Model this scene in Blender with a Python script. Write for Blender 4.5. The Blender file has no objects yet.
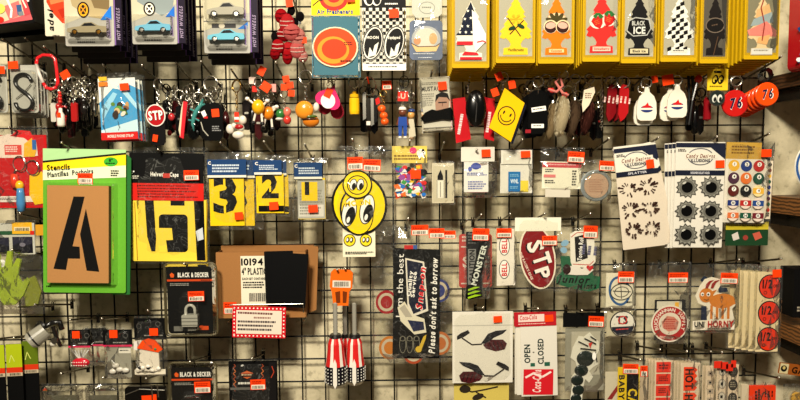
import bpy, math, random
from mathutils import Vector, Matrix
from mathutils.geometry import tessellate_polygon

# ------------------------------------------------------------------ camera, light, exposure
SC = bpy.context.scene
COL = SC.collection
D, FPX, ZC = 1.9, 583.0, 1.55            # metres to the wire grid, focal length in pixels, eye height
PITCH, ROLL, YAW = math.radians(3.6), math.radians(0.35), math.radians(1.2)
hd = Vector((math.sin(YAW), math.cos(YAW), 0)); rt0 = Vector((math.cos(YAW), -math.sin(YAW), 0))
fw = hd * math.cos(PITCH) - Vector((0, 0, 1)) * math.sin(PITCH)
up0 = hd * math.sin(PITCH) + Vector((0, 0, 1)) * math.cos(PITCH)
rt = rt0 * math.cos(ROLL) - up0 * math.sin(ROLL)
up = rt0 * math.sin(ROLL) + up0 * math.cos(ROLL)
CAM = Vector((0, -D, ZC))
cd = bpy.data.cameras.new('camera'); cam = bpy.data.objects.new('camera', cd); COL.objects.link(cam)
cd.sensor_width = 36; cd.lens = FPX / 800 * 36; cd.clip_start = 0.02
cam.matrix_world = Matrix(((rt.x, up.x, -fw.x, CAM.x), (rt.y, up.y, -fw.y, CAM.y), (rt.z, up.z, -fw.z, CAM.z), (0, 0, 0, 1)))
SC.camera = cam
w = bpy.data.worlds.new('shop_air'); SC.world = w; w.use_nodes = True
w.node_tree.nodes['Background'].inputs[0].default_value = (1.0, 0.88, 0.68, 1)
w.node_tree.nodes['Background'].inputs[1].default_value = 0.05
def area(name, loc, target, size, power, col, size_y=None):
    l = bpy.data.lights.new(name, 'AREA'); l.energy = power; l.color = col; l.size = size
    if size_y: l.shape = 'RECTANGLE'; l.size_y = size_y
    o = bpy.data.objects.new(name, l); COL.objects.link(o); o.location = loc
    o.rotation_euler = (Vector(target) - Vector(loc)).to_track_quat('-Z', 'Y').to_euler()
    return o
area('ceiling_spot_light', (-0.55, -3.0, ZC + 1.75), (0, 0, ZC - 0.15), 0.5, 190, (1.0, 0.91, 0.74))
area('ceiling_panel_light', (0.2, -1.3, ZC + 1.5), (0.0, 0.0, ZC - 0.2), 1.4, 6, (1.0, 0.93, 0.78), 0.3)
area('side_ceiling_light', (1.5, -1.7, ZC + 1.5), (0.3, 0.0, ZC - 0.2), 0.3, 14, (1.0, 0.9, 0.7))  # added lamp, put in for extra glints on the clear bags
vs = SC.view_settings
vs.view_transform = 'Standard'; vs.look = 'None'; vs.gamma = 1.0; vs.exposure = 0.0; vs.use_curve_mapping = False
try: SC.cycles.transparent_max_bounces = 24
except Exception: pass

def P(px, py, d):
    """The point that stands d metres in front of the wire grid on the sight line of a photograph pixel."""
    ray = fw + rt * ((px - 400) / FPX) + up * ((200 - py) / FPX)
    t = (-d - CAM.y) / ray.y
    return CAM + ray * t

R = random.Random(11)
rad = math.radians

# ------------------------------------------------------------------ materials
_M = {}
def lin(c):
    out = []
    for v in c[:3]:
        v /= 255.0
        out.append(v / 12.92 if v <= 0.04045 else ((v + 0.055) / 1.055) ** 2.4)
    return (*out, 1)
def new_mat(name):
    m = bpy.data.materials.new(name); m.use_nodes = True
    return m, m.node_tree, m.node_tree.nodes, m.node_tree.links
def mat(key):
    """colour tuple = printed paper; ('gloss',c) shiny plastic; ('metal',c); ('fur',c); ('wood',c); ('tint',c) tinted clear; 'clear'..."""
    if key in _M: return _M[key]
    if isinstance(key, tuple) and not isinstance(key[0], str): kind, c = 'paper', key
    elif isinstance(key, tuple): kind, c = key
    else: kind, c = key, (255, 255, 255)
    m, nt, N, L = new_mat(str(kind) + '_' + '_'.join(str(int(v)) for v in c[:3]))
    b = N['Principled BSDF']
    b.inputs['Base Color'].default_value = lin(c)
    if kind == 'paper':
        b.inputs['Roughness'].default_value = 0.5
        b.inputs['Specular IOR Level'].default_value = 0.1
    elif kind == 'gloss':
        b.inputs['Roughness'].default_value = 0.2
    elif kind == 'card':                      # board with faint fibre mottling
        n = N.new('ShaderNodeTexNoise'); n.inputs['Scale'].default_value = 60
        n.inputs['Detail'].default_value = 6
        mx = N.new('ShaderNodeMixRGB'); mx.blend_type = 'MULTIPLY'; mx.inputs[0].default_value = 0.22
        mx.inputs[1].default_value = lin(c); L.new(n.outputs['Fac'], mx.inputs[2]); L.new(mx.outputs[0], b.inputs['Base Color'])
        b.inputs['Roughness'].default_value = 0.6; b.inputs['Specular IOR Level'].default_value = 0.12
    elif kind == 'jelly':
        b.inputs['Transmission Weight'].default_value = 0.35; b.inputs['Roughness'].default_value = 0.25
    elif kind == 'metal':
        b.inputs['Metallic'].default_value = 1.0; b.inputs['Roughness'].default_value = 0.25
    elif kind == 'fur':
        n = N.new('ShaderNodeTexNoise'); n.inputs['Scale'].default_value = 220; n.inputs['Detail'].default_value = 4
        mx = N.new('ShaderNodeMixRGB'); mx.blend_type = 'MULTIPLY'; mx.inputs[0].default_value = 0.6
        mx.inputs[1].default_value = lin(c); L.new(n.outputs['Fac'], mx.inputs[2]); L.new(mx.outputs[0], b.inputs['Base Color'])
        bp = N.new('ShaderNodeBump'); bp.inputs['Strength'].default_value = 0.8; bp.inputs['Distance'].default_value = 0.002
        L.new(n.outputs['Fac'], bp.inputs['Height']); L.new(bp.outputs[0], b.inputs['Normal'])
        b.inputs['Roughness'].default_value = 0.95; b.inputs['Specular IOR Level'].default_value = 0.05
    elif kind == 'wood':
        tc = N.new('ShaderNodeTexCoord'); wv = N.new('ShaderNodeTexWave')
        wv.inputs['Scale'].default_value = 28; wv.inputs['Distortion'].default_value = 5; wv.inputs['Detail'].default_value = 3
        wv.bands_direction = 'Z'
        mx = N.new('ShaderNodeMixRGB'); mx.inputs[1].default_value = lin(c); mx.inputs[2].default_value = lin([v * 0.45 for v in c])
        L.new(tc.outputs['Object'], wv.inputs['Vector']); L.new(wv.outputs['Fac'], mx.inputs[0]); L.new(mx.outputs[0], b.inputs['Base Color'])
        b.inputs['Roughness'].default_value = 0.5
    elif kind in ('clear', 'tint', 'crisp'):
        N.remove(b); out = N['Material Output']
        tr = N.new('ShaderNodeBsdfTransparent'); gl = N.new('ShaderNodeBsdfGlossy'); df = N.new('ShaderNodeBsdfDiffuse')
        tr.inputs[0].default_value = (0.97, 0.97, 0.95, 1) if kind != 'tint' else lin(c)
        df.inputs[0].default_value = (0.85, 0.85, 0.8, 1) if kind != 'tint' else lin(c)
        gl.inputs['Roughness'].default_value = 0.09 if kind != 'crisp' else 0.06
        fr = N.new('ShaderNodeFresnel'); fr.inputs['IOR'].default_value = 1.5
        n = N.new('ShaderNodeTexNoise'); n.inputs['Scale'].default_value = 26; n.inputs['Detail'].default_value = 3
        tc = N.new('ShaderNodeTexCoord'); L.new(tc.outputs['Object'], n.inputs['Vector'])
        bp = N.new('ShaderNodeBump'); bp.inputs['Strength'].default_value = 0.7 if kind != 'crisp' else 0.25
        bp.inputs['Distance'].default_value = 0.006
        L.new(n.outputs['Fac'], bp.inputs['Height']); L.new(bp.outputs[0], gl.inputs['Normal']); L.new(bp.outputs[0], fr.inputs['Normal'])
        m1 = N.new('ShaderNodeMixShader'); m1.inputs[0].default_value = 0.004 if kind != 'tint' else 0.3
        if kind == 'clear':     # whitened creases of crumpled film, doubling as painted highlight streaks
            n3 = N.new('ShaderNodeTexNoise'); n3.inputs['Scale'].default_value = 15; n3.inputs['Detail'].default_value = 2; n3.inputs['Distortion'].default_value = 2.5
            L.new(tc.outputs['Object'], n3.inputs['Vector'])
            cr = N.new('ShaderNodeValToRGB'); e = cr.color_ramp.elements
            e[0].position = 0.488; e[0].color = (0.01, 0.01, 0.01, 1); e[1].position = 0.512; e[1].color = (0.01, 0.01, 0.01, 1)
            e2 = cr.color_ramp.elements.new(0.5); e2.color = (0.11, 0.11, 0.11, 1)
            L.new(n3.outputs['Fac'], cr.inputs[0]); L.new(cr.outputs[0], m1.inputs[0])
        L.new(tr.outputs[0], m1.inputs[1]); L.new(df.outputs[0], m1.inputs[2])
        ad = N.new('ShaderNodeMath'); ad.operation = 'MULTIPLY_ADD'; ad.inputs[1].default_value = 0.7; ad.inputs[2].default_value = 0.015
        L.new(fr.outputs[0], ad.inputs[0])
        m2 = N.new('ShaderNodeMixShader'); L.new(ad.outputs[0], m2.inputs[0])
        L.new(m1.outputs[0], m2.inputs[1]); L.new(gl.outputs[0], m2.inputs[2]); L.new(m2.outputs[0], out.inputs[0])
    elif kind == 'wall':
        tc = N.new('ShaderNodeTexCoord')
        n1 = N.new('ShaderNodeTexNoise'); n1.inputs['Scale'].default_value = 5; n1.inputs['Detail'].default_value = 8; n1.inputs['Roughness'].default_value = 0.65
        n2 = N.new('ShaderNodeTexNoise'); n2.inputs['Scale'].default_value = 40; n2.inputs['Detail'].default_value = 5
        L.new(tc.outputs['Object'], n1.inputs['Vector']); L.new(tc.outputs['Object'], n2.inputs['Vector'])
        cr = N.new('ShaderNodeValToRGB'); e = cr.color_ramp.elements
        e[0].position = 0.3; e[0].color = lin((150, 140, 108)); e[1].position = 0.62; e[1].color = lin((226, 214, 180))
        L.new(n1.outputs['Fac'], cr.inputs[0])
        c2 = N.new('ShaderNodeValToRGB'); e = c2.color_ramp.elements
        e[0].position = 0.28; e[0].color = (0.35, 0.34, 0.3, 1); e[1].position = 0.42; e[1].color = (1, 1, 1, 1)
        L.new(n2.outputs['Fac'], c2.inputs[0])
        mx = N.new('ShaderNodeMixRGB'); mx.blend_type = 'MULTIPLY'; mx.inputs[0].default_value = 0.5
        L.new(cr.outputs[0], mx.inputs[1]); L.new(c2.outputs[0], mx.inputs[2]); L.new(mx.outputs[0], b.inputs['Base Color'])
        bp = N.new('ShaderNodeBump'); bp.inputs['Strength'].default_value = 0.3; bp.inputs['Distance'].default_value = 0.004
        L.new(n2.outputs['Fac'], bp.inputs['Height']); L.new(bp.outputs[0], b.inputs['Normal'])
        b.inputs['Roughness'].default_value = 0.8
    elif kind == 'floor':
        n = N.new('ShaderNodeTexNoise'); n.inputs['Scale'].default_value = 8
        cr = N.new('ShaderNodeValToRGB'); cr.color_ramp.elements[0].color = lin((70, 60, 48)); cr.color_ramp.elements[1].color = lin((120, 104, 84))
        L.new(n.outputs['Fac'], cr.inputs[0]); L.new(cr.outputs[0], b.inputs['Base Color'])
    m.use_backface_culling = False
    _M[key] = m
    return m

# ------------------------------------------------------------------ glyphs: every letter is turned to a mesh once
CHARS = "ABCDEFGHIJKLMNOPQRSTUVWXYZabcdefghijklmnopqrstuvwxyz0123456789'\"&.,%!/-$?"
GLY = {}
def load_glyphs():
    tmp = []
    for style, off, shear in (('b', 0.034, 0), ('n', 0.0, 0), ('i', 0.03, 0.25)):
        for ch in CHARS:
            cu = bpy.data.curves.new('glyph', 'FONT'); cu.body = ch; cu.size = 1; cu.resolution_u = 2
            cu.offset = off; cu.shear = shear
            o = bpy.data.objects.new('glyph', cu); COL.objects.link(o); tmp.append((style, ch, o, cu))
    bpy.context.view_layer.update()
    dg = bpy.context.evaluated_depsgraph_get()
    for style, ch, o, cu in tmp:
        ev = o.evaluated_get(dg); me = ev.to_mesh()
        vs = [(v.co.x, v.co.y) for v in me.vertices]; fs = [tuple(p.vertices) for p in me.polygons]
        ev.to_mesh_clear()
        x0 = min(v[0] for v in vs); x1 = max(v[0] for v in vs)
        GLY[style, ch] = ([(x - x0, y) for x, y in vs], fs, x1 - x0)
    for style, ch, o, cu in tmp:
        bpy.data.objects.remove(o); bpy.data.curves.remove(cu)
load_glyphs()
CAPH = max(v[1] for v in GLY['n', 'H'][0])

def rot2(x, y, cx, cy, a):
    c, s = math.cos(rad(a)), math.sin(rad(a)); dx, dy = x - cx, y - cy
    return (cx + dx * c + dy * s, cy - dx * s + dy * c)
def rrect(x0, y0, x1, y1, r, n=4):
    if r <= 0: return [(x0, y0), (x1, y0), (x1, y1), (x0, y1)]
    pts = []
    for cx, cy, a0 in ((x1 - r, y0 + r, -90), (x1 - r, y1 - r, 0), (x0 + r, y1 - r, 90), (x0 + r, y0 + r, 180)):
        for i in range(n + 1):
            a = rad(a0 + 90 * i / n); pts.append((cx + r * math.cos(a), cy + r * math.sin(a)))
    return pts
def ellpts(cx, cy, rx, ry, rot=0, n=28):
    return [rot2(cx + rx * math.cos(2 * math.pi * i / n), cy + ry * math.sin(2 * math.pi * i / n), cx, cy, rot) for i in range(n)]

# ------------------------------------------------------------------ mesh builder, in photograph units scaled to real size at the thing's own distance
class MB:
    def __init__(s, t): s.t = t; s.v = []; s.f = []; s.m = []; s.keys = []; s.k = 0.0
    def mi(s, key):
        if key not in s.keys: s.keys.append(key)
        return s.keys.index(key)
    def add(s, verts, faces, col):
        b = len(s.v); i = s.mi(col)
        s.v += [s.t.W(*p) for p in verts]
        for f in faces: s.f.append(tuple(b + q for q in f)); s.m.append(i)
        return s
    def slab(s, pts, k0, k1, col, side=None):
        n = len(pts); tri = tessellate_polygon([[Vector((x, y, 0)) for x, y in pts]])
        vs = [(x, y, k1) for x, y in pts] + [(x, y, k0) for x, y in pts]
        s.add(vs, [tuple(t) for t in tri] + [tuple(n + q for q in reversed(t)) for t in tri], col)
        s.add(vs, [(i, (i + 1) % n, n + (i + 1) % n, n + i) for i in range(n)], side or col)
        return s
    def box(s, x0, y0, x1, y1, k0, k1, col, r=0, side=None): return s.slab(rrect(x0, y0, x1, y1, r), k0, k1, col, side)
    def ell(s, cx, cy, k, rx, ry, rk, col, nu=14, nv=9):
        vs = [(cx, cy - ry, k)]; fs = []
        for j in range(1, nv):
            a = math.pi * j / nv
            for i in range(nu):
                b = 2 * math.pi * i / nu
                vs.append((cx + rx * math.sin(a) * math.cos(b), cy - ry * math.cos(a), k + rk * math.sin(a) * math.sin(b)))
        vs.append((cx, cy + ry, k)); last = len(vs) - 1
        for i in range(nu):
            fs.append((0, 1 + i, 1 + (i + 1) % nu)); fs.append((last, last - nu + (i + 1) % nu, last - nu + i))
            for j in range(nv - 2):
                a, b = 1 + j * nu + i, 1 + j * nu + (i + 1) % nu
                fs.append((a, a + nu, b + nu, b))
        return s.add(vs, fs, col)
    def tube(s, pts, r, col, n=6, closed=False, rs=None):
        pts = [Vector(p) for p in pts]; vs = []; fs = []; m = len(pts)
        prev = None
        for i, p in enumerate(pts):
            if closed: t = pts[(i + 1) % m] - pts[i - 1]
            else: t = pts[min(i + 1, m - 1)] - pts[max(i - 1, 0)]
            t.normalize()
            ref = prev if prev else (Vector((0, 0, 1)) if abs(t.z) < 0.9 else Vector((1, 0, 0)))
            a = ref - t * ref.dot(t); a.normalize(); b = t.cross(a); prev = a
            rr = rs[i] if rs else r
            for q in range(n):
                an = 2 * math.pi * q / n; vs.append(tuple(p + a * math.cos(an) * rr + b * math.sin(an) * rr))
        for i in range(m if closed else m - 1):
            for q in range(n):
                j = (i + 1) % m
                fs.append((i * n + q, i * n + (q + 1) % n, j * n + (q + 1) % n, j * n + q))
        if not closed: fs.append(tuple(range(n))); fs.append(tuple(range((m - 1) * n, m * n)))
        return s.add(vs, fs, col)
    def ring(s, cx, cy, k, Rx, Ry, r, col, yaw=0, n=18):
        pts = []
        for i in range(n):
            a = 2 * math.pi * i / n; x = Rx * math.cos(a)
            pts.append((cx + x * math.cos(rad(yaw)), cy + Ry * math.sin(a), k + x * math.sin(rad(yaw))))
        return s.tube(pts, r, col, 5, True)
    def lathe(s, cx, cy, k, prof, col, n=14, axis='y'):
        vs = []; fs = []
        for (r, h) in prof:
            for i in range(n):
                a = 2 * math.pi * i / n
                if axis == 'y': vs.append((cx + r * math.cos(a), cy + h, k + r * math.sin(a)))
                else: vs.append((cx + r * math.cos(a), cy + r * math.sin(a), k + h))
        for j in range(len(prof) - 1):
            for i in range(n): fs.append((j * n + i, j * n + (i + 1) % n, (j + 1) * n + (i + 1) % n, (j + 1) * n + i))
        fs.append(tuple(range(n))); fs.append(tuple(range((len(prof) - 1) * n, len(prof) * n)))
        return s.add(vs, fs, col)
    # -------- flat print: each call lies a hair above the one before
    def up(s): s.k += 0.07; return s.k
    def poly(s, pts, col, rot=0, c=None):
        if rot: pts = [rot2(x, y, c[0], c[1], rot) for x, y in pts]
        k = s.up(); tri = tessellate_polygon([[Vector((x, y, 0)) for x, y in pts]])
        return s.add([(x, y, k) for x, y in pts], [tuple(t) for t in tri], col)
    def rect(s, x0, y0, x1, y1, col, rot=0, r=0):
        return s.poly(rrect(x0, y0, x1, y1, r), col, rot, ((x0 + x1) / 2, (y0 + y1) / 2))
    def disc(s, cx, cy, rx, ry, col, rot=0, n=28): return s.poly(ellpts(cx, cy, rx, ry, rot, n), col)
    def hoop(s, cx, cy, rx, ry, wd, col, rot=0, n=32):
        k = s.up(); a = ellpts(cx, cy, rx, ry, rot, n); b = ellpts(cx, cy, rx - wd, ry - wd, rot, n)
        return s.add([(x, y, k) for x, y in a + b], [(i, (i + 1) % n, n + (i + 1) % n, n + i) for i in range(n)], col)
    def line(s, pts, wd, col):
        k = s.up()
        for (x0, y0), (x1, y1) in zip(pts, pts[1:]):
            l = math.hypot(x1 - x0, y1 - y0) or 1; nx, ny = -(y1 - y0) / l * wd / 2, (x1 - x0) / l * wd / 2
            s.add([(x0 + nx, y0 + ny, k), (x1 + nx, y1 + ny, k), (x1 - nx, y1 - ny, k), (x0 - nx, y0 - ny, k)], [(0, 1, 2, 3)], col)
        return s
    def text(s, txt, cx, cy, h, col, wd=None, rot=0, st='b'):
        k = s.up(); x = 0; items = []
        for ch in txt:
            if ch == ' ': x += 0.32; continue
            v, f, aw = GLY[st, ch]; items.append((x, v, f)); x += aw + 0.075
        tw = x - 0.075; sc = h / CAPH; sx = wd / tw if wd else sc
        for x0, v, f in items:
            vs = []
            for a, b in v:
                qx = cx + (a + x0 - tw / 2) * sx; qy = cy - (b - CAPH / 2) * sc
                vs.append((*rot2(qx, qy, cx, cy, rot), k))
            s.add(vs, f, col)
        return s
    def fine(s, x0, y0, x1, y1, n, col, rot=0, fill=0.55):
        """rows of unreadable small print"""
        k = s.up(); c = ((x0 + x1) / 2, (y0 + y1) / 2); st = (y1 - y0) / n
        for i in range(n):
            x = x0; yy = y0 + i * st; end = x1 - R.random() * (x1 - x0) * 0.25
            while x < end:
                wl = 0.7 + R.random() * 1.8; e = min(x + wl, end)
                q = [(x, yy), (e, yy), (e, yy + st * fill), (x, yy + st * fill)]
                s.add([(*rot2(a, b, *c, rot), k) for a, b in q], [(0, 1, 2, 3)], col); x = e + 0.45
        return s
    def bars(s, x0, y0, x1, y1, col=(15, 15, 15), rot=0, c=None):
        k = s.up(); x = x0; c = c or ((x0 + x1) / 2, (y0 + y1) / 2)
        while x < x1:
            e = min(x + 0.3 + R.random() * 0.6, x1)
            s.add([(*rot2(a, b, *c, rot), k) for a, b in ((x, y0), (e, y0), (e, y1), (x, y1))], [(0, 1, 2, 3)], col); x = e + 0.3 + R.random() * 0.5
        return s
    def build(s, name, parent=None, smooth=False, kind=None):
        me = bpy.data.meshes.new(name); me.from_pydata(s.v, [], s.f); me.update()
        for kx in s.keys: me.materials.append(mat(kx))
        me.polygons.foreach_set('material_index', s.m)
        if smooth: me.polygons.foreach_set('use_smooth', [True] * len(me.polygons))
        o = bpy.data.objects.new(name, me); COL.objects.link(o); o.parent = parent or s.t.o
        if kind: o['kind'] = kind
        return o

class T:
    """one thing: an Empty at its place; its parts are drawn around it in photograph units"""
    def __init__(s, name, label, cat, cx, cy, d, group=None, rot=0, yaw=0, lean=0):
        s.cx, s.cy, s.d = cx, cy, d; p = P(cx, cy, d)
        s.s = (P(cx + 1, cy, d) - P(cx - 1, cy, d)).length / 2
        s.o = bpy.data.objects.new(name, None); COL.objects.link(s.o); s.o.location = p
        s.o.empty_display_size = 0.02
        s.o.rotation_euler = (rad(lean), rad(-rot), rad(yaw))
        s.o['label'] = label; s.o['category'] = cat
        if group: s.o['group'] = group
    def W(s, x, y, k): return ((x - s.cx) * s.s, -k * s.s, (s.cy - y) * s.s)
    def mb(s, k=0.0): m = MB(s); m.k = k; return m
    def sticker(s, x0, y0, x1, y1, k, rot=0, code=True, col=(250, 66, 14)):
        m = s.mb(k); c = ((x0 + x1) / 2, (y0 + y1) / 2); h = y1 - y0
        m.rect(x0, y0, x1, y1, col, rot)
        if code:
            q = [rot2(x, y, *c, rot) for x, y in ((x0 + 1, y0 + h * .52), (x1 - .6, y0 + h * .52), (x1 - .6, y1 - .5), (x0 + 1, y1 - .5))]
            m.poly(q, (235, 225, 205)); m.bars(x0 + 2, y0 + h * .6, x1 - 2, y1 - 1, (20, 15, 10), rot, c)
            m.fine(x0 + 1.5, y0 + h * .15, x1 - 1.5, y0 + h * .45, 2, (150, 20, 5))
        return m.build('price_sticker')
    def bag(s, x0, y0, x1, y1, k0=-0.6, puff=3.0, key='clear', name='clear_bag', nx=7, ny=9, amp=0.55, base=1.0):
        m = s.mb(); vs = []; fs = []
        for j in range(ny + 1):
            for i in range(nx + 1):
                u, v = i / nx, j / ny
                e = min(1, 5 * min(u, 1 - u)) * min(1, 5 * min(v, 1 - v))
                jx = (R.random() - .5) * .6 * (x1 - x0) / nx * e; jy = (R.random() - .5) * .6 * (y1 - y0) / ny * e
                h = base * min(1, e * 2) + puff * math.sin(math.pi * u) ** .5 * math.sin(math.pi * min(1, v * .95 + .02)) ** .6 * (e > 0) + (R.random() - .2) * amp * 2 * (e > 0)
                vs.append((x0 + u * (x1 - x0) + jx, y0 + v * (y1 - y0) + jy, k0 + max(h, 0)))
        for j in range(ny):
            for i in range(nx):
                a = j * (nx + 1) + i
                if (i + j) % 2: fs += [(a, a + 1, a + nx + 2), (a, a + nx + 2, a + nx + 1)]
                else: fs += [(a, a + 1, a + nx + 1), (a + 1, a + nx + 2, a + nx + 1)]
        m.add(vs, fs, key)
        m.add([(x0, y0, k0 - .05), (x1, y0, k0 - .05), (x1, y1, k0 - .05), (x0, y1, k0 - .05)], [(0, 1, 2, 3)], key)
        return m.build(name)
    def blister(s, x0, y0, x1, y1, k0, k1, r=3, inset=1.5, key='crisp', name='clear_blister'):
        m = s.mb(); a = rrect(x0, y0, x1, y1, r); b = rrect(x0 + inset, y0 + inset, x1 - inset, y1 - inset, max(r - inset * .5, .3)); n = len(a)
        m.add([(x, y, k0) for x, y in a] + [(x, y, k1) for x, y in b], [(i, (i + 1) % n, n + (i + 1) % n, n + i) for i in range(n)] + [tuple(range(n, 2 * n))], key)
        return m.build(name)

def copy_thing(t, dd, drop=0.0, label=None, group=None, skip=(), dx=0.0, rot=0.0, dark=None):
    """the same pack again, dd metres further back on its hook"""
    src = t.o; c = src.copy(); COL.objects.link(c)
    c.location = src.location + Vector((dx, dd, -drop)); c.rotation_euler.y += rad(rot)
    if label: c['label'] = label
    if group: c['group'] = group
    for ch in list(src.children):
        if any(ch.name.startswith(q) for q in skip): continue
        k = ch.copy(); COL.objects.link(k); k.parent = c
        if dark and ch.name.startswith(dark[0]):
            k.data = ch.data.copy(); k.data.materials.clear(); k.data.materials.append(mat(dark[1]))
        for g in list(ch.children):
            q = g.copy(); COL.objects.link(q); q.parent = k
    return c

def hook(px, py, d, what, slope=13, tip=True, length=None):
    """wire peg hook: a clip over the grid and an arm rising towards the shopper"""
    t = T('peg_hook', 'wire peg hook carrying ' + what, 'peg hook', px, py, 0)
    tipw = P(px, py, d); basez = tipw.z - math.tan(rad(slope)) * d
    t.o.location = (tipw.x, 0, basez); S = t.s; L = d / S; rise = (tipw.z - basez) / S
    t.cx, t.cy = 0, 0
    m = t.mb(); m.tube([(0, 0, 1.2), (0, -rise * .5, L * .5), (0, -rise * .93, L * .93), (0, -rise - .4, L)], .95, ('metal', (105, 98, 88)), 7)
    m.build('arm', smooth=True)
    if tip: t.mb().ell(0, -rise - .5, L, 1.15, 1.15, 1.15, ('metal', (235, 230, 215)), 8, 6).build('ball_tip', smooth=True)
    m = t.mb(); m.box(-1.6, -3, 1.6, 4.5, .95, 1.7, ('gloss', (30, 28, 25)))
    for x in (-1.1, 1.1): m.tube([(x, -2.5, 1.3), (x, -4.6, 1.0), (x, -5.0, -.9), (x, -2.2, -1.3)], .45, ('metal', (170, 165, 150)), 5)
    m.build('clip')
    return t

# ================================================================== the setting
def structure(name, verts, faces, key, kind='structure'):
    me = bpy.data.meshes.new(name); me.from_pydata(verts, [], faces); me.update(); me.materials.append(mat(key))
    o = bpy.data.objects.new(name, me); COL.objects.link(o); o['kind'] = kind; return o
def wbox(x0, x1, y0, y1, z0, z1):
    v = [(x, y, z) for z in (z0, z1) for y in (y0, y1) for x in (x0, x1)]
    return v, [(0, 1, 3, 2), (4, 6, 7, 5), (0, 4, 5, 1), (2, 3, 7, 6), (0, 2, 6, 4), (1, 5, 7, 3)]
structure('wall_back', *wbox(-3, 3, 0.045, 0.15, 0, 3.0), 'wall')['label'] = 'stained beige painted wall behind the wire grid'
structure('floor', *wbox(-3, 3, -4, 0.15, -0.05, 0), 'floor')['label'] = 'brown shop floor'

# the wire grid that everything hangs on
CELL = 0.0762
grid = T('wire_grid_panel', 'black welded wire grid panel fixed to the beige wall', 'display grid', 400, 200, 0)
gz = P(340, 127, 0).z; xr = P(764, 122, 0).x
xs = [xr + CELL * i for i in range(-36, 1)]
zs = [gz + CELL * j for j in range(-14, 8)]
gl_ = grid.o.location
def wire(name, a, b, mesh=[None, None]):
    m = grid.mb(); S = grid.s
    q = [((p[0] - gl_.x) / S + 400, 200 - (p[2] - gl_.z) / S, -(p[1] - gl_.y) / S) for p in (a, b)]
    m.tube(q, .0027 / S, ('paper', (11, 10, 9)), 6); return m.build(name)
vw = wire('vertical_wire', (xs[0], .003, zs[0]), (xs[0], .003, zs[-1]))
hw = wire('horizontal_wire', (xs[0], -.002, zs[0]), (xs[-1], -.002, zs[0]))
for x in xs[1:]:
    c = vw.copy(); COL.objects.link(c); c.location.x = x - xs[0]
for z in zs[1:]:
    c = hw.copy(); COL.objects.link(c); c.location.z = z - zs[0]

# wooden shelves on the wall to the right of the grid, and what stands on them
def shelf(label, px, ytop, ybot, depth, key, gtip=None):
    a = P(px, ytop, 0.0); b = P(px, ybot, 0.0)
    t = T('wall_shelf', label, 'shelf', px, ybot, 0.0)
    m = t.mb(); S = t.s
    n = 3
    for i in range(n):     # three planks side by side
        m2 = t.mb(); k0 = -.045 / S + i * (depth + .045) / S / n
        m2.box(px, ytop, px + 110, ybot, k0 + .15, k0 + (depth + .045) / S / n - .15, key); m2.build('plank')
    t.mb().box(px + 6, ybot, px + 10, ybot + 12, -.04 / S, depth * .7 / S, ('gloss', (25, 22, 18))).build('bracket')
    return t
WOOD = ('wood', (150, 98, 50))
shelf('rough wooden shelf board holding the red and blue boxed item', 766, 78, 91, .24, ('wood', (92, 60, 34)))
shelf('wooden shelf board carrying the white and blue plate', 769, 196, 212, .24, WOOD)
shelf('wooden shelf board under the black box', 771, 317, 333, .2, WOOD)
t = T('gift_figure_box', 'red, white and blue rounded pack on the top wooden shelf', 'box', 806, 45, .19)
t.mb().box(795, -8, 822, 70, -10, 8, ('gloss', (190, 22, 30)), 6).build('body')
m = t.mb(8.05)
for i in range(26): m.disc(793 + R.random() * 14, 28 + R.random() * 38, 1 + R.random() * 2, 1 + R.random() * 2, R.choice([(235, 235, 235), (40, 90, 130), (30, 60, 110)]), n=8)
m.build('printed_art')
t = T('display_plate', 'white plate with a blue painted rim leaning on the middle wooden shelf', 'plate', 820, 172, .17)
t.mb().lathe(820, 166, 0, [(2, -2), (16, -1.5), (27, 1.5), (27.4, 2.2), (16, .2), (2, -.2)], ('gloss', (225, 222, 210)), 36, 'k').build('dish', smooth=True)
m = t.mb(2.3); m.hoop(820, 166, 26, 26, 2.4, ('gloss', (50, 90, 150)), n=40); m.build('painted_rim')
t = T('tall_carton', 'matt black carton with white lettering on the lower wooden shelf', 'box', 806, 300, .13)
t.mb().box(789, 268, 822, 316, -14, 6, (14, 13, 13), 1).build('carton')
m = t.mb(6.05); m.fine(800, 276, 818, 290, 4, (200, 200, 190)); m.fine(793, 305, 812, 311, 2, (170, 160, 140)); m.build('printed_art')
t = T('price_rail_sign', 'narrow orange brown sign strip reading GAS below the lowest shelf', 'sign', 800, 371, .06, rot=-8, )
t.mb().box(779, 365, 830, 376, -1.2, 0, (165, 88, 30), .6).build('strip')
m = t.mb(.05); m.rect(779.5, 365.5, 788, 375.5, (225, 210, 160)); m.disc(783.5, 370.5, 3.2, 3.2, (30, 28, 22)); m.disc(783.5, 369.8, 1.4, 1.6, (225, 200, 120)); m.text('GAS', 800, 370.8, 6, (20, 15, 8), 17); m.build('printed_art')
t = T('clear_pouch', 'small clear pouch of yellow discs hanging below the orange brown sign', 'pouch', 795, 388, .1)
t.mb().lathe(797, 398, 1, [(.1, -1), (6, -1), (6, 1), (.1, 1)], (210, 160, 60), 18, 'k').build('disc')
t.mb().lathe(806, 404, 2, [(.1, -1), (6, -1), (6, 1), (.1, 1)], (190, 90, 40), 18, 'k').build('disc')
t.bag(784, 384, 818, 415, -1, 3)

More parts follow.
